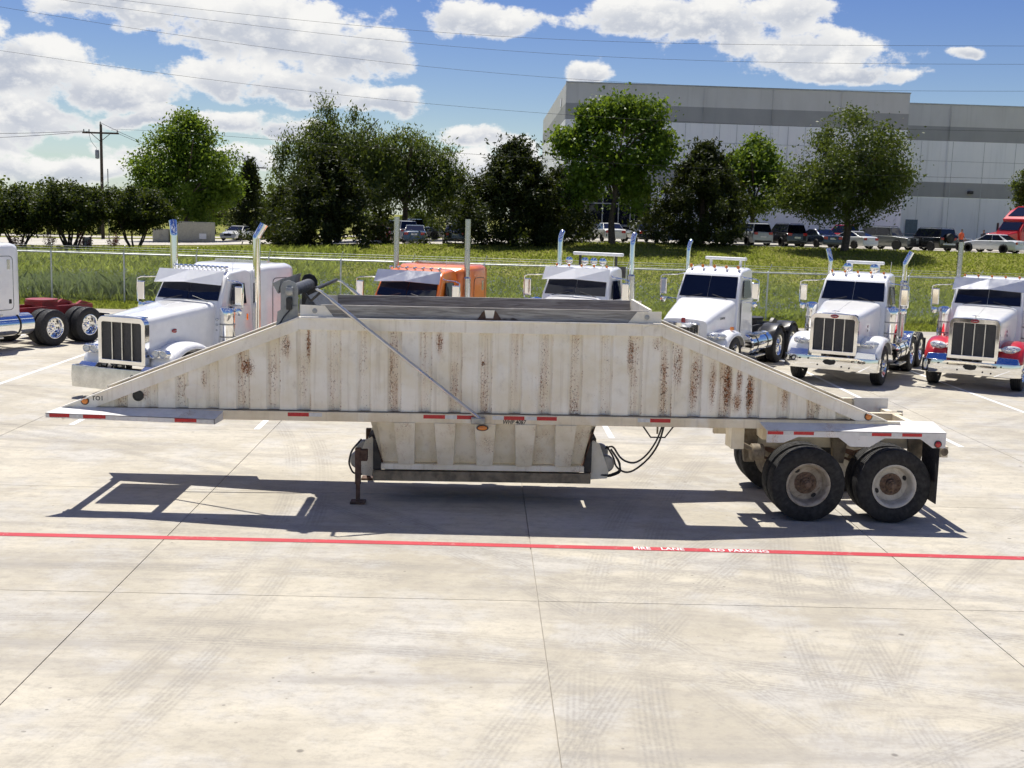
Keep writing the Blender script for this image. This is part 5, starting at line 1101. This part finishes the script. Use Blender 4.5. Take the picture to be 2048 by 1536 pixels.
# ------------------------------------------------------------------ cars (local: forward = -y)
CT = {}
def car_wheel(parent, x, y, s, r=.33):
    if r not in CT:
        t = MB().lathe([(r*.66, -.10), (r*.8, -.115), (r*.95, -.11), (r, -.08), (r, .08), (r*.95, .11), (r*.8, .115), (r*.66, .10), (r*.66, -.10)], axis='x', n=24).mesh('tyre', 40)
        w = MB().lathe([(r*.67, .08), (r*.67, -.09), (r*.62, -.085), (r*.55, -.06), (r*.2, -.075), (.002, -.08)], axis='x', n=20).mesh('wheel', 40); CT[r] = (own(t, 'rubber'), own(w, 'brushed'))
    w = put('wheel', CT[r][1], None, parent, loc=(x, y, r), rot=(0, 0, 0 if s < 0 else math.pi)); put('tyre', CT[r][0], None, w)
def car(name, label, cat, x, y, z, heading, kind, paint, dark_wheel=False, spare=False):
    """heading: degrees the nose is turned from facing the yard, positive to the yard's left"""
    root = thing(name, label, cat, (x, y, z+.04), -R(heading), 'cars in the car park')
    S = dict(sedan=dict(L=4.8, W=.92, top=[(-2.4, .52), (-2.3, .70), (-1.5, .86), (-.95, .96), (1.45, 1.0), (2.15, 1.0), (2.38, .90), (2.42, .5)], g=(-.98, 1.72, -.22, .92, 1.44), r=.33),
             coupe=dict(L=4.4, W=.88, top=[(-2.2, .5), (-2.1, .66), (-1.3, .82), (-.8, .92), (1.4, .98), (2.0, .98), (2.15, .88), (2.2, .5)], g=(-.85, 1.85, -.1, .8, 1.36), r=.32),
             suv=dict(L=4.6, W=.93, top=[(-2.3, .55), (-2.2, .85), (-1.4, 1.02), (-.95, 1.08), (2.1, 1.12), (2.26, 1.05), (2.3, .55)], g=(-.98, 2.18, -.35, 1.95, 1.76), r=.37),
             boxy=dict(L=4.4, W=.90, top=[(-2.2, .6), (-2.18, .98), (-1.0, 1.08), (-.8, 1.10), (2.08, 1.12), (2.18, 1.08), (2.2, .6)], g=(-.80, 2.14, -.50, 2.05, 1.76), r=.38),
             pickup=dict(L=5.6, W=.98, top=[(-2.8, .6), (-2.7, .98), (-1.6, 1.10), (-1.1, 1.14), (1.0, 1.16), (2.7, 1.14), (2.78, 1.1), (2.8, .6)], g=(-1.1, 1.0, -.45, .75, 1.85), r=.40))[kind]
    W = S['W']; secs = []
    for i, (yy, zt) in enumerate(S['top']):
        e = 1 if 0 < i < len(S['top'])-1 else .86
        if i in (1, len(S['top'])-2): e = .95
        half = [(W*.90*e, .24), (W*e, .36), (W*e, zt*.72), (W*.965*e, zt-.06), (W*.86*e, zt-.012), (W*.4*e, zt+.012)]
        secs.append([(p[0], yy, p[1]) for p in half]+[(-p[0], yy, p[1]) for p in half[::-1]])
    body = MB().loft(secs).obj('body', paint, root, .02, 2, smooth=50)
    a, b, c, d, zt = S['g']; zb = np.interp((a+b)/2, [q[0] for q in S['top']], [q[1] for q in S['top']])-.03
    wb, wt_ = W*.90, W*.74
    P3 = lambda x_, y_, z_: (x_, y_, z_)
    base = [(wb, a), (wb, b), (-wb, b), (-wb, a)]; topr = [(wt_, c), (wt_, d), (-wt_, d), (-wt_, c)]; z1 = zt-.05
    def q4(p0, p1, t0, t1, nm, ins=.0):
        # a pane between two base corners and the two top corners over them
        v = [Vector((*p0, zb)), Vector((*p1, zb)), Vector((*t1, z1)), Vector((*t0, z1))]; cen = sum(v, Vector())/4; nrm = (v[1]-v[0]).cross(v[3]-v[0]).normalized()
        if nrm.dot(cen-Vector((0, .3, 1))) < 0: nrm = -nrm
        v = [p+(cen-p)*.05 for p in v]; MB().loft([[tuple(p-nrm*.02) for p in v], [tuple(p+nrm*.006) for p in v]]).obj(nm, 'glass_dark', root, .003)
    q4(base[0], base[3], topr[0], topr[3], 'windshield'); q4(base[1], base[2], topr[1], topr[2], 'rear_window')
    for s in (1, -1):
        m0 = (s*wb, lerp(a, b, .52)); mt = (s*wt_, lerp(c, d, .50))
        q4((s*wb, a+.12), m0, (s*wt_, c+.04), mt, 'side_window'); q4(m0, (s*wb, b-.25), mt, (s*wt_, d-.03), 'side_window')
    inn = .985
    MB().loft([[(p[0]*inn, p[1], zb) for p in base], [(p[0]*inn, p[1], z1) for p in topr], [(p[0]*.97, p[1]*.97, zt-.012) for p in topr], [(p[0]*.6, lerp(p[1], (c+d)/2, .2), zt+.012) for p in topr]]).obj('roof', paint, root, .02, 2)
    if kind == 'pickup': MB().box(-W*.82, W*.82, 1.1, 2.7, 1.145, 1.175).obj('bed_cover', 'black_plastic', root)
    f, rr = S['top'][0][0], S['top'][-1][0]; za = .72 if kind in ('sedan', 'coupe') else .92
    for s in (-1, 1):
        for yy in (f+.92, rr-.95):
            MB().lathe([(S['r']+.055, 0), (S['r']+.055, .012), (.01, .012)] if s > 0 else [(S['r']+.055, 0), (S['r']+.055, -.012), (.01, -.012)], (s*(W-.012), yy, S['r']+.01), 'x', 22).obj('wheel_arch', 'ink', root)
            car_wheel(root, s*(W-.05), yy, s, S['r'])
        MB().box(min(s*W*.48, s*W*.84), max(s*W*.48, s*W*.84), f-.005, f+.12, za-.13 if kind in ('sedan', 'coupe') else za-.16, za-.01).obj('headlight', 'lens_clear', root, .02)
        MB().box(min(s*W*.52, s*W*.87), max(s*W*.52, s*W*.87), rr-.12, rr+.014, za-.04, za+.15).obj('tail_light', 'lens_red', root, .02)
        MB().box(min(s*W, s*(W+.17)), max(s*W, s*(W+.17)), a+.18, a+.27, zb+.0, zb+.13).obj('door_mirror', paint, root, .02)
        MB().box(min(s*(W-.01), s*(W+.006)), max(s*(W-.01), s*(W+.006)), .28, .46, .84*(zb/.97), .87*(zb/.97)).obj('door_handle', 'chrome', root)
    MB().box(-.26, .26, rr+.002, rr+.014, .66, .80).obj('licence_plate', 'white_paint', root); MB().box(-W*.80, W*.80, rr-.2, rr+.03, .30, .44).obj('rear_bumper', 'black_plastic' if kind in ('suv', 'boxy') else paint, root, .03)
    gl = MB().box(-W*.44, W*.44, f-.012, f+.05, .46, za-.02).obj('grille', 'black_plastic', root, .02)
    if kind == 'boxy':
        for k in range(7): MB().box(-.30+.1*k-.03, -.30+.1*k+.03, f-.016, f-.0125, .62, .90).obj('grille_slot', 'brushed', gl)
    MB().box(-W*.82, W*.82, f-.03, f+.1, .30, .45).obj('front_bumper', 'black_plastic' if kind in ('suv', 'boxy') else paint, root, .03)
    if kind in ('suv', 'boxy'):
        for s in (-1, 1): MB().tube([(s*W*.66, c+.1, zt+.02), (s*W*.66, c+.25, zt+.06), (s*W*.66, d-.2, zt+.06), (s*W*.66, d-.05, zt+.02)], .018, 6).obj('roof_rail', 'black_plastic', root)
    if spare:
        sp = MB().lathe([(.22, 0), (.37, .02), (.38, .10), (.36, .20), (.24, .22), (.02, .2)], (0, rr+.02, 1.02), 'y', 24).obj('spare_wheel', 'rubber', root); MB().lathe([(.2, .222), (.14, .225), (.01, .235)], (0, rr+.02, 1.02), 'y', 16).obj('cover', 'black_plastic', sp)
        MB().box(-.6, .6, rr+.03, rr+.12, .50, .62).obj('bumper_plate', 'white_paint', root)
    return root
ZP = lambda x, y: float(zter(x, y))
for a in [('parked_car', 'white sedan parked behind the trunk of the bright green tree', 'car', 10.0, 93.2, 172, 'sedan', 'car_white'),
          ('parked_car', 'black sedan parked right of the white sedan, by the dark windows', 'car', 12.7, 93.4, 172, 'sedan', 'car_black'),
          ('parked_car', 'silver car half hidden behind the crooked cedar', 'car', 21.3, 92.6, 165, 'suv', 'car_silver'),
          ('parked_suv', 'black sport utility vehicle parked left of the oak trunk', 'car', 24.0, 92.2, 168, 'suv', 'car_black'),
          ('parked_car', 'black sedan parked behind the oak trunk', 'car', 26.7, 92.4, 165, 'sedan', 'car_navy'),
          ('parked_truck', 'red pickup parked behind the white coupe', 'pickup', 31.6, 101, 150, 'pickup', 'car_red'),
          ('parked_car', 'white two-door coupe parked right of the oak trunk', 'car', 29.3, 92.0, 152, 'coupe', 'car_white'),
          ('parked_suv', 'grey boxy sport utility vehicle with its grille towards the yard', 'car', 32.6, 92.6, -38, 'boxy', 'car_grey'),
          ('parked_car', 'small dark green car between the spare-wheel off-roader and the white sedan', 'car', 39.0, 97.5, 120, 'sedan', 'car_grey'),
          ('parked_car', 'white sleek sedan parked in front of the red tractor unit', 'car', 40.4, 91.2, 143, 'sedan', 'car_white'),
          ('parked_car', 'white sedan facing the yard beside the wide juniper', 'car', -24.3, 115.5, 14, 'sedan', 'car_white'),
          ('parked_car', 'dark blue car behind the white sedan on the drive', 'car', -22.9, 121, 160, 'suv', 'car_navy'),
          ('parked_car', 'maroon sedan at the edge of the wide juniper', 'car', -8.4, 93.6, 175, 'sedan', 'car_maroon'),
          ('parked_car', 'silver car behind the maroon sedan', 'car', -7.3, 98.8, 150, 'suv', 'car_silver'),
          ('parked_truck', 'dark blue pickup behind the blue sedan', 'pickup', -6.6, 106, 60, 'pickup', 'car_navy'),
          ('parked_car', 'blue sedan parked with its tail to the grass bank', 'car', -5.5, 93.0, 178, 'sedan', 'car_blue'),
          ('parked_car', 'black sedan with a white plate beside the right orange-truck stack', 'car', -2.3, 91.8, 178, 'sedan', 'car_black')]:
    car(a[0], a[1], a[2], a[3], a[4], ZP(a[3], a[4]), a[5], a[6], a[7])
car('off_roader', 'black boxy off-roader with a spare wheel on its tail', 'car', 35.5, 91.8, ZP(35.5, 91.8), 158, 'boxy', 'car_black', spare=True)

# red aero tractor unit at the right
rt_ = thing('road_tractor', 'red aerodynamic sleeper tractor unit in the upper car park', 'truck', (42.6, 96.2, ZP(47, 97)+.04), -R(62))
def side_loft(prof, w0, name, par, mat, bev=.12, wtop=None):
    vs = [(-(w0 if z < 2.2 else (wtop or w0)), y_, z) for y_, z in prof]; vs += [(-p[0], p[1], p[2]) for p in vs]; n = len(prof)
    return MB().add(vs, [tuple(range(n)), tuple(range(2*n-1, n-1, -1))]+[(i, (i+1) % n, n+(i+1) % n, n+i) for i in range(n)]).obj(name, mat, par, bev, 4)
cbm = side_loft([(2.2, .6), (1.95, 1.75), (2.55, 2.5), (2.4, 2.7), (3.3, 3.45), (4.3, 3.85), (5.6, 3.95), (5.9, 3.85), (5.9, .7)], 1.18, 'cab', rt_, 'truck_red', .14, 1.10); 
side_loft([(.1, .45), (.0, .9), (.25, 1.45), (1.95, 1.72), (2.2, 1.7), (2.2, .55)], .98, 'hood', rt_, 'truck_red', .14)
MB().box(-1.2, 1.2, -.08, .25, .35, .75).obj('bumper', 'truck_red', rt_, .06, 3); MB().box(-.5, .5, -.03, .05, .72, 1.35).obj('grille', 'brushed', rt_, .05)
MB().add([(-.98, 1.93, 1.80), (.98, 1.93, 1.80), (.92, 2.44, 2.46), (-.92, 2.44, 2.46), (-.98, 1.90, 1.82), (.98, 1.90, 1.82), (.92, 2.41, 2.48), (-.92, 2.41, 2.48)], [(0,1,2,3),(4,5,6,7),(0,1,5,4),(1,2,6,5),(2,3,7,6),(3,0,4,7)]).obj('windshield', 'glass_dark', rt_)
MB().loft([[(-.75, 2.75, 2.98), (.75, 2.75, 2.98), (.6, 3.75, 3.72), (-.6, 3.75, 3.72)], [(-.75, 2.72, 3.02), (.75, 2.72, 3.02), (.6, 3.72, 3.77), (-.6, 3.72, 3.77)]]).obj('sky_window', 'glass_dark', rt_)
for s in (-1, 1):
    MB().box(min(s*1.17, s*1.19), max(s*1.17, s*1.19), 2.6, 3.5, 1.75, 2.35).obj('side_window', 'glass_dark', rt_, .02); MB().box(min(s*.62, s*.95), max(s*.62, s*.95), -.02, .22, .85, 1.1).obj('headlamp', 'lens_clear', rt_, .05, 3)
    MB().box(min(s*1.25, s*1.42), max(s*1.25, s*1.42), 2.2, 2.32, 1.7, 2.4).obj('mirror', 'black_plastic', rt_, .03)
    MB().box(min(s*1.0, s*1.2), max(s*1.0, s*1.2), 2.3, 6.2, .35, .75).obj('side_skirt', 'truck_red', rt_, .03)
    wheel(rt_, s*1.05, 1.15, .525, s, 'steer', 'chrome', 'chrome')
    for k in (0, 1): wheel(rt_, s*1.07, 6.9+1.32*k, .525, s, 'drive', 'chrome', 'chrome', dual=True)
MB().box(-.45, .45, 5.9, 9.0, .8, 1.05).obj('frame', 'frame_black', rt_)

# ------------------------------------------------------------------ people by the car park
def person(label, x, y, face, shirt, pants, arm=0.):
    z = ZP(x, y)+.04
    sk = [((0,0,.95), (.14,.11)), ((0,0,1.15), (.15,.11)), ((0,.0,1.40), (.19,.11)), ((0,0,1.50), (.065,.06)), ((0,-.01,1.58), (.075,.085)), ((0,-.01,1.70), (.085,.10)), ((0,-.005,1.77), (.05,.06)),
          ((.10,0,.88), (.095,.095)), ((.12,-.03,.50), (.065,.065)), ((.12,.02,.09), (.045,.05)), ((.13,-.14,.04), (.04,.03)), ((-.10,0,.88), (.095,.095)), ((-.12,.03,.50), (.065,.065)), ((-.12,.08,.09), (.045,.05)), ((-.13,-.08,.04), (.04,.03)),
          ((.20,0,1.40), (.06,.06)), ((.27,.03,1.13), (.045,.045)), ((.28,-.10-arm,.92+arm*.6), (.035,.035)), ((.28,-.16-arm,.86+arm*.7), (.028,.04)), ((-.20,0,1.40), (.06,.06)), ((-.27,.03,1.13), (.045,.045)), ((-.28,-.05,.90), (.035,.035)), ((-.28,-.08,.82), (.028,.04))]
    ed = [(0,1),(1,2),(2,3),(3,4),(4,5),(5,6),(0,7),(7,8),(8,9),(9,10),(0,11),(11,12),(12,13),(13,14),(2,15),(15,16),(16,17),(17,18),(2,19),(19,20),(20,21),(21,22)]
    root = thing('person', label, 'person', (x, y, z), R(face))
    me = bpy.data.meshes.new('body'); me.from_pydata([p for p, r in sk], ed, []); o = put('body', me, None, root)
    m, t, b = newmat('outfit'); zz = t.sep(t.coord('Object'))[2]; xx = t.math('ABSOLUTE', t.sep(t.coord('Object'))[0])
    c = t.mix(t.math('GREATER_THAN', zz, .93), pants, shirt); c = t.mix(t.math('GREATER_THAN', zz, 1.50), c, (.30, .17, .12)); c = t.mix(t.math('GREATER_THAN', zz, 1.70), c, (.02, .015, .012)); c = t.mix(t.math('LESS_THAN', zz, .10), c, (.02, .02, .02))
    c = t.mix(t.math('MULTIPLY', t.math('GREATER_THAN', xx, .235), t.math('LESS_THAN', zz, 1.2)), c, (.30, .17, .12)); t.put(b.inputs['Base Color'], c); b.inputs['Roughness'].default_value = .8
    me.materials.append(m); md = o.modifiers.new('skin', 'SKIN'); sv = me.skin_vertices[0].data
    for i, (p, r) in enumerate(sk): sv[i].radius = r
    sv[0].use_root = True; md.use_smooth_shade = True; ss = o.modifiers.new('sub', 'SUBSURF'); ss.levels = 1; ss.render_levels = 2
    return root
person('person in an orange top and dark trousers standing beside the off-roader', 39.15, 94.2, 20, (.70, .12, .04), (.03, .035, .05), .1)
person('person in dark clothes standing in front of the red tractor unit', 41.2, 94.7, -60, (.04, .04, .05), (.05, .05, .06))
